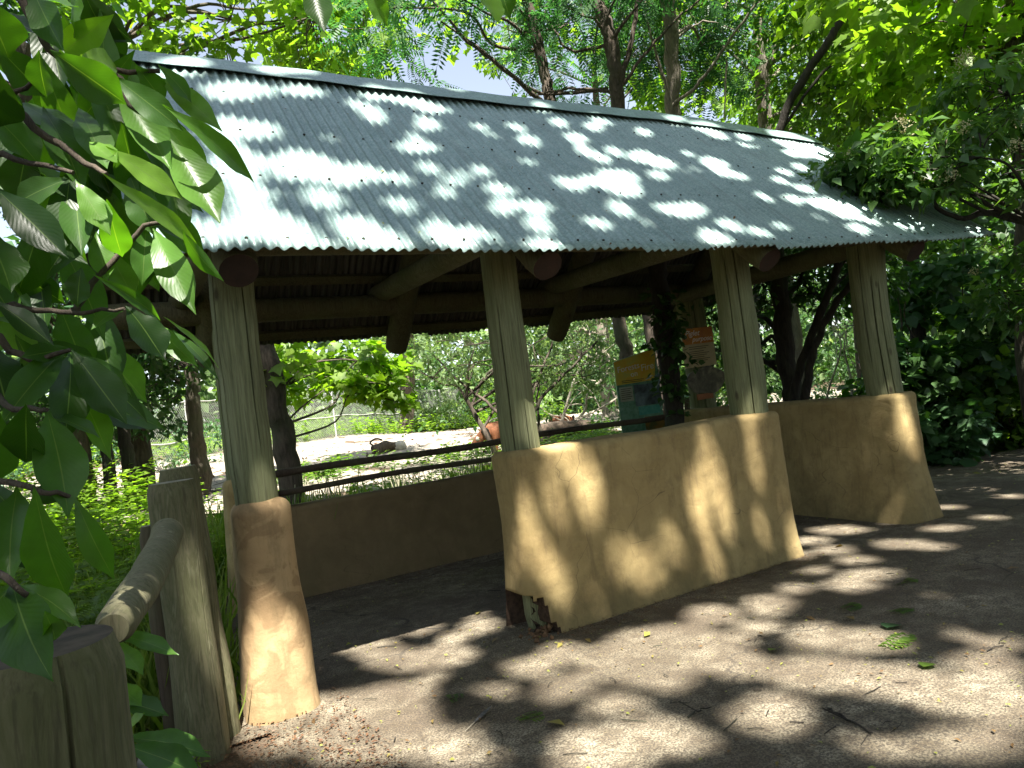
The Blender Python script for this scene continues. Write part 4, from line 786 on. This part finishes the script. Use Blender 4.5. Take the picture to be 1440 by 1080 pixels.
# ------------------------------------------------------------------ litter on the path
def litter(n, x0, x1, y0, y1, s0, mat, label, name='leaf_litter'):
    x = rs.uniform(x0, x1, n); y = rs.uniform(y0, y1, n); dens = .5+.5*np.sin(x*1.7+1)*np.sin(y*2.3+x); k = rs.rand(n) < dens*.9+.1; x, y = x[k], y[k]; k = len(x)
    pos = np.c_[x, y, np.full(k, .02)+rs.rand(k)*.004]; a = rs.rand(k)*6.283; d = np.c_[np.cos(a), np.sin(a), rs.normal(scale=.12, size=k)]; nr = np.tile([0, 0, 1.], (k, 1))+rs.normal(scale=.25, size=(k, 3))
    return tag(link(name, leaves(name, T_LEAF, pos, d, nr, s0*(.5+rs.rand(k)**2*1.4)), M[mat], None, smooth=False), label, name.replace('_', ' '), kind='stuff')
litter(9500, .6, 11, 1.2, 6.9, .017, 'litter', 'tiny yellow green and brown leaf bits strewn over the path')
litter(150, .7, 9, 1.5, 5.5, .055, 'litter', 'scattered fallen leaves on the path')
litter(16000, -.6, .95, 1.2, 4.3, .015, 'mulch', 'brown leaf mulch at the foot of the log fence and the left pier', 'mulch')
litter(2600, 2.35, 4.85, 3.82, 4.02, .012, 'mulch', 'dark crumbs and leaf bits gathered along the foot of the front wall', 'wall_foot_litter')
litter(900, 5.9, 6.6, 3.75, 3.98, .012, 'mulch', 'dark crumbs gathered along the foot of the end wall', 'wall_foot_litter')
litter(1500, .9, 6.0, 6.5, 6.74, .014, 'mulch', 'dark crumbs along the foot of the low back wall', 'wall_foot_litter')
a = Acc()
for k in range(70):
    p = hitz(rnd.uniform(450, 1430), rnd.uniform(760, 1070)); an = rnd.uniform(0, 3.14); L = rnd.uniform(.03, .13); q = np.array([math.cos(an), math.sin(an), 0])*L
    tube([p+[0, 0, .018], p+q*.5+[rnd.gauss(0, .006), rnd.gauss(0, .006), .021], p+q+[0, 0, .018]], rnd.uniform(.0012, .003), 4, cap=False, acc=a)
tag(link('twig_litter', a.mesh('twig_litter'), M['bark_dark'], None), 'small dark twigs scattered over the path', 'twig litter', kind='stuff')
for px, py, ang, s, lab in [(1250, 912, .15, .42, 'long green fallen feather leaf in the bright band of the path'), (1275, 826, .3, .25, 'green fallen leaf spray right of the wall end, farthest from the viewer'), (1200, 860, .1, .24, 'green fallen leaf spray on the path, left of the pair'), (1253, 871, -.1, .2, 'pale green fallen leaf spray just above the slim single leaflet'), (635, 995, 1.2, .16, 'small green fallen sprig beside the dark feather'), (735, 1020, .1, .2, 'thin green sprig with a yellow stem on the path right of the feather')]:
    p = hitz(px, py); k = 3; d = np.tile([math.cos(ang), math.sin(ang), .05], (k, 1))+rs.normal(scale=[.2, .2, .03], size=(k, 3)); pos = np.tile([p[0], p[1], .03], (k, 1))+rs.normal(scale=[.04, .03, .002], size=(k, 3))
    tag(link('fallen_frond', leaves('fallen_frond', T_PINN, pos, d, np.tile([0, 0, 1.], (k, 1))+rs.normal(scale=.1, size=(k, 3)), np.array([s, s*.8, s*.6])), M['leaf_maple'], None, smooth=False), lab, 'fallen leaf', group='green fallen leaf sprays on the path')
for px, py, s, m, lab in [(1248, 890, .14, 'leaf_cool', 'slim pale green leaflet lying on the path below the sprays'), (1083, 922, .06, 'grass', 'round yellow leaf lying on the path in the sun'), (1300, 946, .1, 'grass', 'yellow green leaf glowing in the bright band of the path')]:
    p = hitz(px, py); tag(link('fallen_leaf', leaves('fallen_leaf', T_WIDE, np.array([[p[0], p[1], .028]]), np.array([[1, .2, 0]]), np.array([[0, .05, 1.]]), np.array([s])), M[m], None, smooth=False), lab, 'fallen leaf')
def stick(px0, py0, px1, py1, r, lab, extra=()):
    p, q = hitz(px0, py0), hitz(px1, py1); a = Acc(); L = spline([p+[0, 0, .02+r], (p+q)/2+[.01, .02, .02+r], q+[0, 0, .02+r]], 6, .004, 3); tube(L, np.linspace(r, r*.6, len(L)), 6, acc=a)
    tube([L[6], L[6]+np.array([-.03, .09, .03])], r*.6, 5, acc=a); tag(link('stick', a.mesh('stick'), M['bark_dark'], None), lab, 'stick')
stick(1165, 1005, 1228, 1040, .006, 'dark forked stick lying in the shade at the bottom of the path')
stick(968, 1016, 1000, 1002, .004, 'short thin dark stick near the bottom middle of the path')
ff = empty('feather', tuple(hitz(678, 1012)+[0, 0, .02]), label='dark striped feather lying on the path', cat='feather')
p, q = hitz(668, 1022)+[0, 0, .022], hitz(692, 1000)+[0, 0, .026]; link('quill', tube([p-(q-p)*.5, p, q], .002, 5).mesh('quill'), M['deadwood'], ff)
u_ = (q-p)/np.linalg.norm(q-p); n_ = np.array([-u_[1], u_[0], 0]); tt = np.linspace(0, 1, 14); wv = .012*np.sin(np.pi*np.clip(tt*.9+.08, 0, 1))
V = np.concatenate([p+(q-p)*tt[:, None]+n_*wv[:, None], p+(q-p)*tt[:, None]-n_*wv[:, None]]); i = np.arange(13)
link('vane', nmesh('vane', V+np.array([0, 0, .002]), quads=np.stack([i, i+14, i+15, i+1], 1)), plain('feather_dark', (.16, .15, .14), .6, var=.8, sc_=60), ff)
# roof litter
k = 160; x = rs.uniform(0, 7.2, k); v = rs.rand(k); pos = np.c_[x, YE0+(YR-YE0)*v, (ZE+eave_lift(x))*(1-v)+ridge_z(x)*v+.014]
tag(link('roof_litter', leaves('roof_litter', T_LEAF, pos, rs.normal(size=(k, 3))*[1, .5, .5], np.tile([0, -.7, .7], (k, 1))+rs.normal(scale=.2, size=(k, 3)), np.full(k, .012)+.03*rs.rand(k)**4), M['litter'], None, smooth=False), 'specks of fallen leaf on the metal roof', 'leaf litter', kind='stuff')
# ------------------------------------------------------------------ the near branch with large leaves
def big_leaf_arrays(items):
    nv, nu = 14, 7; V = []; U = []; Q = []; rv = []; n0 = 0
    for (b, tip, wd, nrm, curl, fold, r) in items:
        b = np.array(b); ax = np.array(tip)-b; L = np.linalg.norm(ax); y = ax/L; x = np.cross(y, nrm); x /= np.linalg.norm(x)+1e-9; z = np.cross(x, y)
        v = np.linspace(0, 1, nv)[:, None]; u = np.linspace(-1, 1, nu)[None]
        prof = (np.sin(np.pi*np.clip(v, 0, 1)**1.25)**.8)*(.55+.45*v**.5)*(1-.12*v); prof = np.maximum(prof, .012); prof = prof*(1-.75*np.clip((v-.72)/.28, 0, 1)**1.3); prof = np.maximum(prof, .01); prof = prof/prof.max()
        wav = .035*np.sin(v*21+r*20)*np.abs(u)**2
        X_ = u*prof*wd*.5*(1-.12*fold); Z_ = (np.abs(u)**1.3*fold*.5*prof*wd*.5)+wav*wd-curl*L*(v-.15)**2*np.sign(v-.15)+.01*L*np.sin(v*6+r*9)+.012*wd*np.cos(v*17*2*np.pi/1.0-np.abs(u)*9)*np.abs(u)*0
        P_ = b+X_[..., None]*x+(v*L*(1-.1*abs(curl)))[..., None]*y+Z_[..., None]*z
        V.append(P_.reshape(-1, 3)); U.append(np.stack([np.broadcast_to((u+1)/2, (nv, nu)), np.broadcast_to(v, (nv, nu))], -1).reshape(-1, 2)); rv += [r]*(nv*nu)
        i = (np.arange(nv-1)[:, None]*nu+np.arange(nu-1)[None]).ravel()+n0; Q.append(np.stack([i, i+1, i+nu+1, i+nu], 1)); n0 += nv*nu
    return np.concatenate(V), np.concatenate(Q), np.array(rv), np.concatenate(U)
LV = [ # base px, tip px, width px, distance, shade
 (40,-25,82,66,42,1.5,.5),(-20,20,55,28,26,1.6,.3),(70,70,184,150,52,1.35,.05),(56,70,58,142,36,1.45,.2),(112,78,178,94,36,1.5,.9),(120,70,150,118,30,1.6,.4),
 (158,106,256,180,40,1.4,.6),(165,118,240,232,50,1.42,.5),(222,90,274,142,26,1.5,.45),(222,108,306,168,34,1.5,.5),(228,148,377,250,36,1.38,.6),(212,150,296,252,40,1.45,.3),
 (238,196,310,307,66,1.35,.55),(148,206,262,278,34,1.3,.95),(142,244,300,347,30,1.28,.9),(126,200,164,226,30,1.3,1.0),(100,235,86,352,44,1.4,.15),(104,252,112,350,44,1.38,.2),
 (96,252,8,282,40,1.45,.35),(-5,266,92,357,52,1.33,.08),(106,254,156,327,36,1.36,.95),(150,280,172,372,40,1.42,.45),(135,326,150,392,34,1.45,.85),(216,322,265,426,50,1.3,.7),
 (255,322,293,388,24,1.33,.6),(206,315,200,400,36,1.45,.7),(115,376,104,432,40,1.4,.25),(-8,424,76,478,34,1.38,.1),(176,430,236,502,56,1.3,.1),(178,434,128,448,24,1.4,.5),
 (228,446,325,508,20,1.25,.55),(240,462,309,517,17,1.25,.5),(210,452,276,512,30,1.35,.6),(130,386,250,452,22,1.35,.5),(100,492,179,592,54,1.32,.03),(98,495,104,602,54,1.36,.1),
 (92,490,8,572,46,1.34,.2),(100,490,30,500,30,1.4,.3),(105,495,212,548,28,1.42,.35),(38,566,34,656,54,1.25,.2),(66,576,102,712,66,1.22,.3),(58,574,140,610,30,1.3,.35),
 (-20,680,40,724,40,1.35,.3),(46,686,88,852,62,1.15,.4),(104,698,158,822,38,1.18,.45),(24,684,4,806,62,1.2,.25),(100,700,40,690,30,1.25,.3),(18,818,37,940,74,1.02,.5),(62,858,94,924,30,1.06,.55),
 (20,822,-40,880,60,1.05,.45),(20,820,110,858,36,1.1,.35),(-10,740,60,790,50,1.3,.15),(-30,-10,20,90,60,1.5,.3),(-10,60,70,140,46,1.6,.4),(0,100,-10,190,60,1.5,.2),(-20,150,60,232,50,1.55,.5),
 (20,140,110,190,44,1.6,.35),(60,150,120,246,50,1.5,.5),(110,150,150,230,44,1.5,.6),(170,170,200,290,52,1.5,.4),(200,190,236,300,46,1.48,.35),(180,240,215,330,44,1.46,.5),(230,230,262,330,40,1.5,.6),
 (130,300,60,380,46,1.55,.5),(60,300,30,420,50,1.5,.3),(-20,320,20,400,60,1.45,.2),(0,380,60,450,44,1.5,.3),(-20,480,20,580,70,1.4,.15),(20,470,70,560,44,1.5,.3),(150,350,190,420,36,1.6,.7),
 (0,580,-10,690,50,1.3,.3),(160,20,80,80,40,1.6,.6),(90,-30,120,60,44,1.6,.5),(110,10,30,-10,36,1.5,.4),(0,210,100,262,40,1.6,.4),(40,200,20,290,48,1.6,.35),(130,110,180,200,46,1.55,.45),(190,90,236,150,36,1.55,.6),
 (436,-30,456,42,40,1.3,.25),(512,-20,548,34,30,1.3,.9),(672,-30,706,30,44,1.2,.8),(616,-16,622,10,10,1.3,.8),(700,-30,716,24,34,1.25,.7)]
FR = random.Random(77)
for k in range(72):
    x0 = FR.uniform(-60, 150) if k % 3 else FR.uniform(60, 215); y0 = FR.uniform(-40, 560) if k % 3 else FR.uniform(40, 330); an = FR.gauss(1.15, .55); L0 = FR.uniform(100, 165)
    LV.append((x0, y0, x0+L0*math.cos(an), y0+L0*math.sin(an), FR.uniform(36, 54), FR.uniform(1.62, 1.95), FR.random()*.7))
pt = empty('pawpaw_tree', (-1.6, .9, 0), label='large leaved pawpaw branch hanging close to the viewer down the left side', cat='tree')
items = []
for (bx, by, tx, ty, wp, d, r) in LV:
    d *= .92; dd = rnd.uniform(-.1, .1); b = at(bx, by, d+dd); tp = at(tx, ty, d-dd*.4-.04)
    L = np.linalg.norm(tp-b); v = -ray(tx, ty)+np.array([rnd.gauss(0, .35), rnd.gauss(0, .35), .55+rnd.gauss(0, .3)]); 
    items.append((b, tp, wp*d/FPX*.9, v, rnd.uniform(.05, .34), rnd.uniform(.2, .75), min(1, max(0, r+rnd.gauss(0, .18)))))
P_, Q_, rv_, U_ = big_leaf_arrays(items); link('foliage', nmesh('foliage', P_, quads=Q_, attr=rv_, uv=U_), M['pawpaw'], pt)
a = Acc()
B = lambda L, r: tube(spline([at(x, y, d*.92) for x, y, d in L], 5, .002, 1), np.linspace(r, r*.45, (len(L)-1)*5+1), 8, acc=a, rough=.05)
def bb(p): return p
tube(spline([(-1.6, .9, -.1), (-1.55, .95, 1.0), (-1.3, 1.0, 1.8), (-.95, 1.1, 2.4), tuple(at(-60, -60, 1.5))], 6), np.linspace(.05, .02, 25), 10, acc=a)
tube(spline([(-1.5, .95, 1.2), (-1.1, 1.05, 1.5), tuple(at(-60, 420, 1.45))], 6), np.linspace(.03, .012, 13), 8, acc=a)
B([(-60, -60, 1.6), (30, 0, 1.55), (70, 70, 1.5), (150, 100, 1.5), (225, 100, 1.5)], .008); B([(-60, -60, 1.6), (-20, 90, 1.6), (0, 145, 1.55), (45, 115, 1.5)], .007)
B([(-20, 90, 1.6), (35, 165, 1.5), (110, 222, 1.45), (150, 245, 1.4)], .008); B([(-60, 200, 1.6), (5, 218, 1.5), (103, 243, 1.4)], .007); B([(-60, 420, 1.45), (20, 430, 1.45), (100, 440, 1.4), (175, 434, 1.35)], .006)
B([(-60, 420, 1.45), (30, 500, 1.4), (100, 492, 1.34)], .007); B([(-60, 420, 1.45), (-30, 520, 1.4), (10, 570, 1.3), (66, 576, 1.25)], .007); B([(-60, 420, 1.45), (-40, 640, 1.3), (46, 686, 1.18), (104, 698, 1.2)], .006)
B([(-60, 640, 1.3), (-40, 780, 1.15), (18, 818, 1.05), (62, 858, 1.08)], .006); B([(100, 440, 1.4), (130, 400, 1.42), (205, 318, 1.42), (255, 322, 1.35)], .006); B([(150, 100, 1.5), (228, 148, 1.45)], .006); B([(150, 110, 1.5), (238, 196, 1.4)], .006)
B([(-60, -60, 1.6), (200, -130, 1.5), (440, -60, 1.35), (520, -50, 1.33), (672, -50, 1.25), (705, -45, 1.25)], .01)
link('branch', a.mesh('branch'), M['bark'], pt)
# small seedling by the fence foot
items = []
for bx, by, tx, ty, wp, d, r in [(150, 890, 255, 912, 30, 2.3, .6), (160, 900, 205, 945, 26, 2.25, .8), (150, 905, 110, 930, 26, 2.2, .5), (170, 1035, 300, 1052, 40, 2.4, .5), (165, 1040, 200, 1000, 26, 2.4, .9), (170, 1045, 290, 1085, 44, 2.3, .4), (150, 980, 240, 1000, 36, 2.5, .3), (160, 960, 200, 990, 26, 2.5, .8)]:
    items.append((at(bx, by, d), at(tx, ty, d-.05), wp*d/FPX, np.array([rnd.gauss(0, .2), -.3, 1]), .15, .3, r))
sd = empty('seedling', (-.45, 2.0, 0), label='young large leaved seedling growing between the two fence posts', cat='seedling')
P_, Q_, rv_, U_ = big_leaf_arrays(items); link('foliage', nmesh('foliage', P_, quads=Q_, attr=rv_, uv=U_), M['pawpaw'], sd)
a = Acc()
for x, y, d in ((155, 895, 2.28), (165, 1040, 2.38), (155, 970, 2.5)):
    p = at(x, y, d); tube([(p[0]-.05, p[1]+.02, -.08), tuple(p)], .006, 5, acc=a)
link('stem', a.mesh('stem'), M['bark'], sd)
# ------------------------------------------------------------------ the canopy overhead: added unseen leaves, holes cut to place the sun spots
Uu = np.cross([0, 0, 1.], np.array(SUN)); Uu /= np.linalg.norm(Uu); Vv = np.cross(np.array(SUN), Uu); SV = np.array(SUN)
G0 = np.array([-18., -16.]); RES = .03; GN = (1400, 1200); mask = np.zeros(GN, bool)
def uv_of(P): return np.stack([P@Uu, P@Vv], -1)
def carve(cx_, cy_, rx, ry, surf, grow=1.0):
    q = []
    for t in np.linspace(0, 2*np.pi, 14, endpoint=False):
        r = ray(cx_+rx*math.cos(t), cy_+ry*math.sin(t)); o = O
        if surf == 'g': s = -o[2]/r[2]
        elif surf == 'w': s = (4.05-o[1])/r[1]
        else:
            nn = np.array([0, -.707, .707]); p0 = np.array([0, YE0, ZE]); s = ((p0-o)@nn)/(r@nn)
        q.append(o+r*s)
    q = uv_of(np.array(q)); q = q.mean(0)+(q-q.mean(0))*grow; lo_, hi_ = q.min(0), q.max(0); a0 = np.floor((lo_-G0)/RES).astype(int); b0 = np.ceil((hi_-G0)/RES).astype(int)+1
    a0 = np.maximum(a0, 0); b0 = np.minimum(b0, GN)
    if (b0 <= a0).any(): return
    I, J = np.meshgrid(np.arange(a0[0], b0[0]), np.arange(a0[1], b0[1]), indexing='ij'); pu = I*RES+G0[0]; pv = J*RES+G0[1]; ins = np.zeros(I.shape, bool); n = len(q)
    for k in range(n):
        (x1, y1), (x2, y2) = q[k], q[(k+1) % n]; c = ((y1 > pv) != (y2 > pv)) & (pu < (x2-x1)*(pv-y1)/(y2-y1+1e-12)+x1); ins ^= c
    mask[a0[0]:b0[0], a0[1]:b0[1]] |= ins
W_ = [(825,690,26,42),(775,705,18,28),(738,735,16,36),(760,790,14,24),(785,835,18,30),(862,797,11,26),(892,810,13,33),(923,803,10,25),(945,770,12,28),(837,862,12,20),(987,630,12,30),(1046,612,8,22),(1062,655,9,26),(1077,603,8,20),(983,690,11,34),(1017,700,14,34),(985,745,12,34),(1005,797,16,28),(1070,757,10,24),(1015,740,11,28),(1087,787,9,12),(905,625,13,9),(815,640,16,8),(1056,566,16,16),(1250,543,14,14),(1256,500,4,12),(375,688,12,24),(738,585,6,10),
 (402,705,12,18),(414,740,7,36),(350,830,18,26),(352,870,12,12),(397,945,24,42),(365,985,20,14),(1258,700,10,16),(1285,640,6,16),(257,905,10,22),(270,860,8,16),(250,800,6,12),(232,700,10,16),(262,830,7,24)]
G_ = [(573,885,44,11),(655,861,26,9),(672,882,26,11),(640,900,20,8),(487,907,30,12),(452,900,16,14),(520,925,20,8),(565,932,50,16),(625,925,36,15),(500,1000,60,24),(440,1002,70,20),(570,1015,40,20),(500,1052,80,28),(380,1012,46,14),(700,976,24,9),(780,975,24,18),(815,960,20,14),(790,921,28,14),(865,935,44,30),(905,905,56,18),(930,955,46,22),(835,1052,48,22),(1030,937,56,20),(1150,952,80,24),(1250,962,80,24),(1350,982,90,24),(1425,1000,60,30),(1080,855,34,15),(1000,868,36,14),(1195,825,34,10),(1220,811,32,7),(1172,776,24,6),(1204,790,26,7),(1140,762,26,6),(1180,747,40,6),(1270,768,40,6),(1310,772,26,5),(1150,890,26,10),(1400,910,36,8),(1410,664,50,3),(1120,830,24,6),(1090,998,38,18),(1250,1060,60,10),(1400,1050,30,12),(1340,900,20,6),(1150,806,16,6),(1390,730,24,3),(1010,905,50,14),(960,890,36,10),(640,1070,60,12),(1060,885,28,9),(1320,840,28,3),(1200,915,30,8),(950,840,0.1,0.1),(1420,950,30,10),(1290,700,0.1,0.1),(1330,715,28,3),(1370,690,22,3),(1330,745,30,4),(1420,700,20,3),(1350,668,26,2),(1240,725,16,3)]
R_ = [(330,130,56,12),(350,185,44,14),(420,235,48,24),(470,247,40,16),(450,280,24,16),(330,240,36,36),(310,190,30,26),(345,285,28,14),(340,327,56,12),(415,330,28,10),(290,330,36,16),(560,290,20,11),(590,210,22,5),(505,245,36,9),(200,110,30,10),(255,100,40,10),(250,330,50,20),(150,330,60,20),(100,340,50,14),(420,130,30,8),(480,90,26,5),(400,108,50,5),(493,241,35,9),(520,247,18,9),(575,205,13,5),(602,209,10,5),(513,160,11,7),(525,135,24,6),(570,141,30,7),(600,151,20,9),(680,242,24,6),(700,268,19,9),(733,266,12,7),(703,297,16,8),(747,292,22,8),(755,312,14,6),(660,326,18,8),(690,337,15,6),(673,180,10,7),(687,192,10,5),(743,197,15,8),(783,173,13,7),(810,197,12,9),(820,213,10,7),(845,223,10,8),(833,180,12,7),(843,171,9,5),(800,260,20,11),(833,257,22,10),(877,267,25,12),(853,247,15,8),(900,223,20,9),(930,233,22,8),(923,250,12,6),(940,297,25,9),(903,187,13,7),(947,173,20,5),(990,182,25,6),(1007,193,15,6),(1003,233,20,9),(1015,247,12,7),(970,297,18,11),(1070,282,10,6),(1120,217,24,7),(1145,215,15,8),(1130,270,15,6),(1113,287,12,6),(1160,293,30,9),(1187,307,20,8),(1253,315,20,7),(1280,328,20,5),(1207,330,15,5),(1067,330,15,5),(1100,325,12,5),(1100,245,14,5),(1050,205,14,4),(760,155,20,4),(640,130,20,4),(940,150,24,4),(1220,318,14,5)]
for L_, s_ in ((W_, 'w'), (G_, 'g'), (R_, 'r')):
    for e_ in L_:
        if e_[2] > 1: carve(*e_, s_, {'r': .86 if e_[0] < 560 else .76, 'w': .7, 'g': .94}[s_])
for px, py, d, rr in [(140, 215, 1.25, .05), (205, 255, 1.2, .06), (128, 295, 1.25, .05), (200, 330, 1.25, .06), (180, 372, 1.3, .05), (60, 20, 1.4, .05), (20, 850, 1.0, .04), (290, 490, 1.2, .04), (1395, 60, 10.5, 1.5), (1430, -60, 10.5, 1.6), (1330, 90, 12.5, 1.3), (1300, 215, 7.9, .2), (1225, 225, 7.9, .16), (1400, 330, 8.3, .2), (1340, 390, 13, .25), (1400, 420, 13, .3), (1280, 470, 12, .2), (1330, 520, 12.5, .2), (1420, 560, 12.5, .3), (250, 915, 2.2, .06), (260, 1045, 2.3, .06), (130, 440, 1.3, .05), (450, 10, 1.2, .06), (530, 0, 1.2, .06), (700, 0, 1.15, .06)]:  # canopy holes added so sun reaches these leaves, shrubs and crowns
    c = uv_of(at(px, py, d)); a0 = ((c-rr-G0)/RES).astype(int); b0 = ((c+rr-G0)/RES).astype(int)+1
    I, J = np.meshgrid(np.arange(a0[0], b0[0]), np.arange(a0[1], b0[1]), indexing='ij'); mask[a0[0]:b0[0], a0[1]:b0[1]] |= ((I*RES+G0[0]-c[0])**2+(J*RES+G0[1]-c[1])**2) < rr*rr
rq = np.random.RandomState(12)
for k in range(95):
    u_, v_ = rq.rand(), rq.rand(); y_ = 100+230*v_; x_ = 200+(1000+60*v_)*u_; rx = rq.uniform(4, 15)
    if y_ > 85+.11*(x_-170)+12: carve(x_, y_, rx, rx*rq.uniform(.35, .7), 'r', .9)
for k in range(26):
    x_, y_ = rq.uniform(330, 1440), rq.uniform(745, 1075); s_ = (y_-560)/400; rx = rq.uniform(10, 52)*s_
    if y_ > 985-.33*(x_-430)-60: carve(x_, y_, rx, rx*.38, 'g', 1)
# random canopy gaps, added to brighten the right thicket and ground outside the view
known = np.array(at(720, 600, 5))
rg = np.random.RandomState(5)
for k in range(1000):
    gx, gy, gz = rg.uniform(7.5, 18), rg.uniform(5.6, 15), rg.uniform(0, 5); c = uv_of(np.array([gx, gy, gz])); r = rg.uniform(.03, .12) if k % 6 else rg.uniform(.15, .4); a0 = ((c-r-G0)/RES).astype(int); b0 = ((c+r-G0)/RES).astype(int)+1
    P0 = np.array([gx, gy, gz]); tt_ = gz/SUN.z; q0 = P0-np.array(SUN)*tt_
    if (q0[0] < 9.4 and q0[1] < 7.2) or (b0 > GN).any(): continue
    I, J = np.meshgrid(np.arange(a0[0], b0[0]), np.arange(a0[1], b0[1]), indexing='ij'); mask[a0[0]:b0[0], a0[1]:b0[1]] |= ((I*RES+G0[0]-c[0])**2+(J*RES+G0[1]-c[1])**2) < r*r
corner = uv_of(np.array([[-.3, 3.2, 0.], [9.5, 3.2, 0], [9.5, 7.0, 4.3], [-.3, 1.3, 0]]))
for k in range(420):
    gx, gy = rg.uniform(-9, 22), rg.uniform(-8, 14)
    inside_view = (-.2 < gx < 9.5) and (1.0 < gy < 7.6)
    if inside_view: continue
    c = uv_of(np.array([gx, gy, 0.])); r = rg.uniform(.06, .22); a0 = ((c-r-G0)/RES).astype(int); b0 = ((c+r-G0)/RES).astype(int)+1
    if (a0 < 0).any() or (b0 > GN).any(): continue
    I, J = np.meshgrid(np.arange(a0[0], b0[0]), np.arange(a0[1], b0[1]), indexing='ij'); mask[a0[0]:b0[0], a0[1]:b0[1]] |= ((I*RES+G0[0]-c[0])**2+((J*RES+G0[1]-c[1])*1.3)**2) < r*r
def lit(P):
    u = uv_of(P); i = ((u-G0)/RES).astype(int); ok = ((i >= 0) & (i < np.array(GN))).all(1); i = np.clip(i, 0, np.array(GN)-1); return mask[i[:, 0], i[:, 1]] & ok
def dapple_tree(base, top, ctr, rad, n, seed, label, zlo, zhi, hubs=9):
    rs_ = np.random.RandomState(seed); root = empty('dapple_tree', tuple(base), label=label, cat='tree', group='unseen trees added behind the viewer to shade and dapple the path')
    P = spline([base, (np.array(base)+top)/2+rs_.normal(scale=.2, size=3), top], 8); R = np.linspace(.26, .12, len(P)); a = tube(P, R, 12, rough=.05)
    H = np.c_[ctr[0]+rad[0]*rs_.uniform(-.75, .75, hubs), ctr[1]+rad[1]*rs_.uniform(-.75, .75, hubs), rs_.uniform(zlo, zhi, hubs)]
    for j, h in enumerate(H):
        L = limb_path(P[-1-rs_.randint(0, 8)], h, seed*9+j, .1, 8)
        bad = lit(L)
        for off_ in (.1, -.1): bad |= lit(L+np.array([off_, 0, 0])) | lit(L+np.array([0, off_, 0]))
        e0 = int(np.argmax(bad)) if bad.any() else len(L)
        if e0 > 4: tube(L[:e0], np.linspace(.07, .07-.05*e0/len(L), e0), 7, acc=a)
    link('trunk', a.mesh('trunk'), M['bark'], root)
    out = []
    for n_, sz in ((n, .2), (n*3, .1)):
        pos = np.c_[ctr[0]+rad[0]*rs_.uniform(-1, 1, n_), ctr[1]+rad[1]*rs_.uniform(-1, 1, n_), rs_.uniform(zlo, zhi, n_)+.8*np.sin(rs_.rand(n_)*6)]
        d = rs_.normal(size=(n_, 3)); d[:, 2] = d[:, 2]*.3-.2; d /= np.linalg.norm(d, axis=1)[:, None]; nr = np.tile([0, -.2, 1.], (n_, 1))+rs_.normal(scale=.35, size=(n_, 3)); s = sz*(.7+.6*rs_.rand(n_))
        k = ~lit(pos); xx = np.cross(d, nr); xx /= np.linalg.norm(xx, axis=1)[:, None]
        for f, g_ in ((.25, 0), (.5, 0), (.75, 0), (1, 0), (.45, .38), (.45, -.38)): k &= ~lit(pos+d*(s*f)[:, None]+xx*(s*g_)[:, None])
        out.append((pos[k], d[k], nr[k], s[k]))
    link('crown', leaves('crown', T_WIDE, *[np.concatenate(q) for q in zip(*out)]), M['canopy'], root, smooth=False)
CAN = [((-3.5, -5.5, 0), (-3, -5, 12), (-4.7, -3.9), (3.5, 6.6), 'first'), ((3.0, -6.5, 0), (2.5, -6, 12.5), (1.6, -3.9), (3.5, 6.6), 'b'), ((9.5, -6.0, 0), (9, -5.5, 12.5), (7.9, -3.8), (3.5, 6.6), 'c'), ((15.5, -5.0, 0), (15.2, -5, 12.5), (14.0, -4.0), (3.6, 6.2), 'd')]
for k, (b, t, c, r, _) in enumerate(CAN):
    dapple_tree(b, np.array(t), c, r, 27000, 200+k, ['unseen added shade tree behind the viewer, furthest left', 'unseen added shade tree straight behind the viewer', 'unseen added shade tree behind and right of the viewer', 'unseen added shade tree far right over the path'][k], 13.2, 16.5)
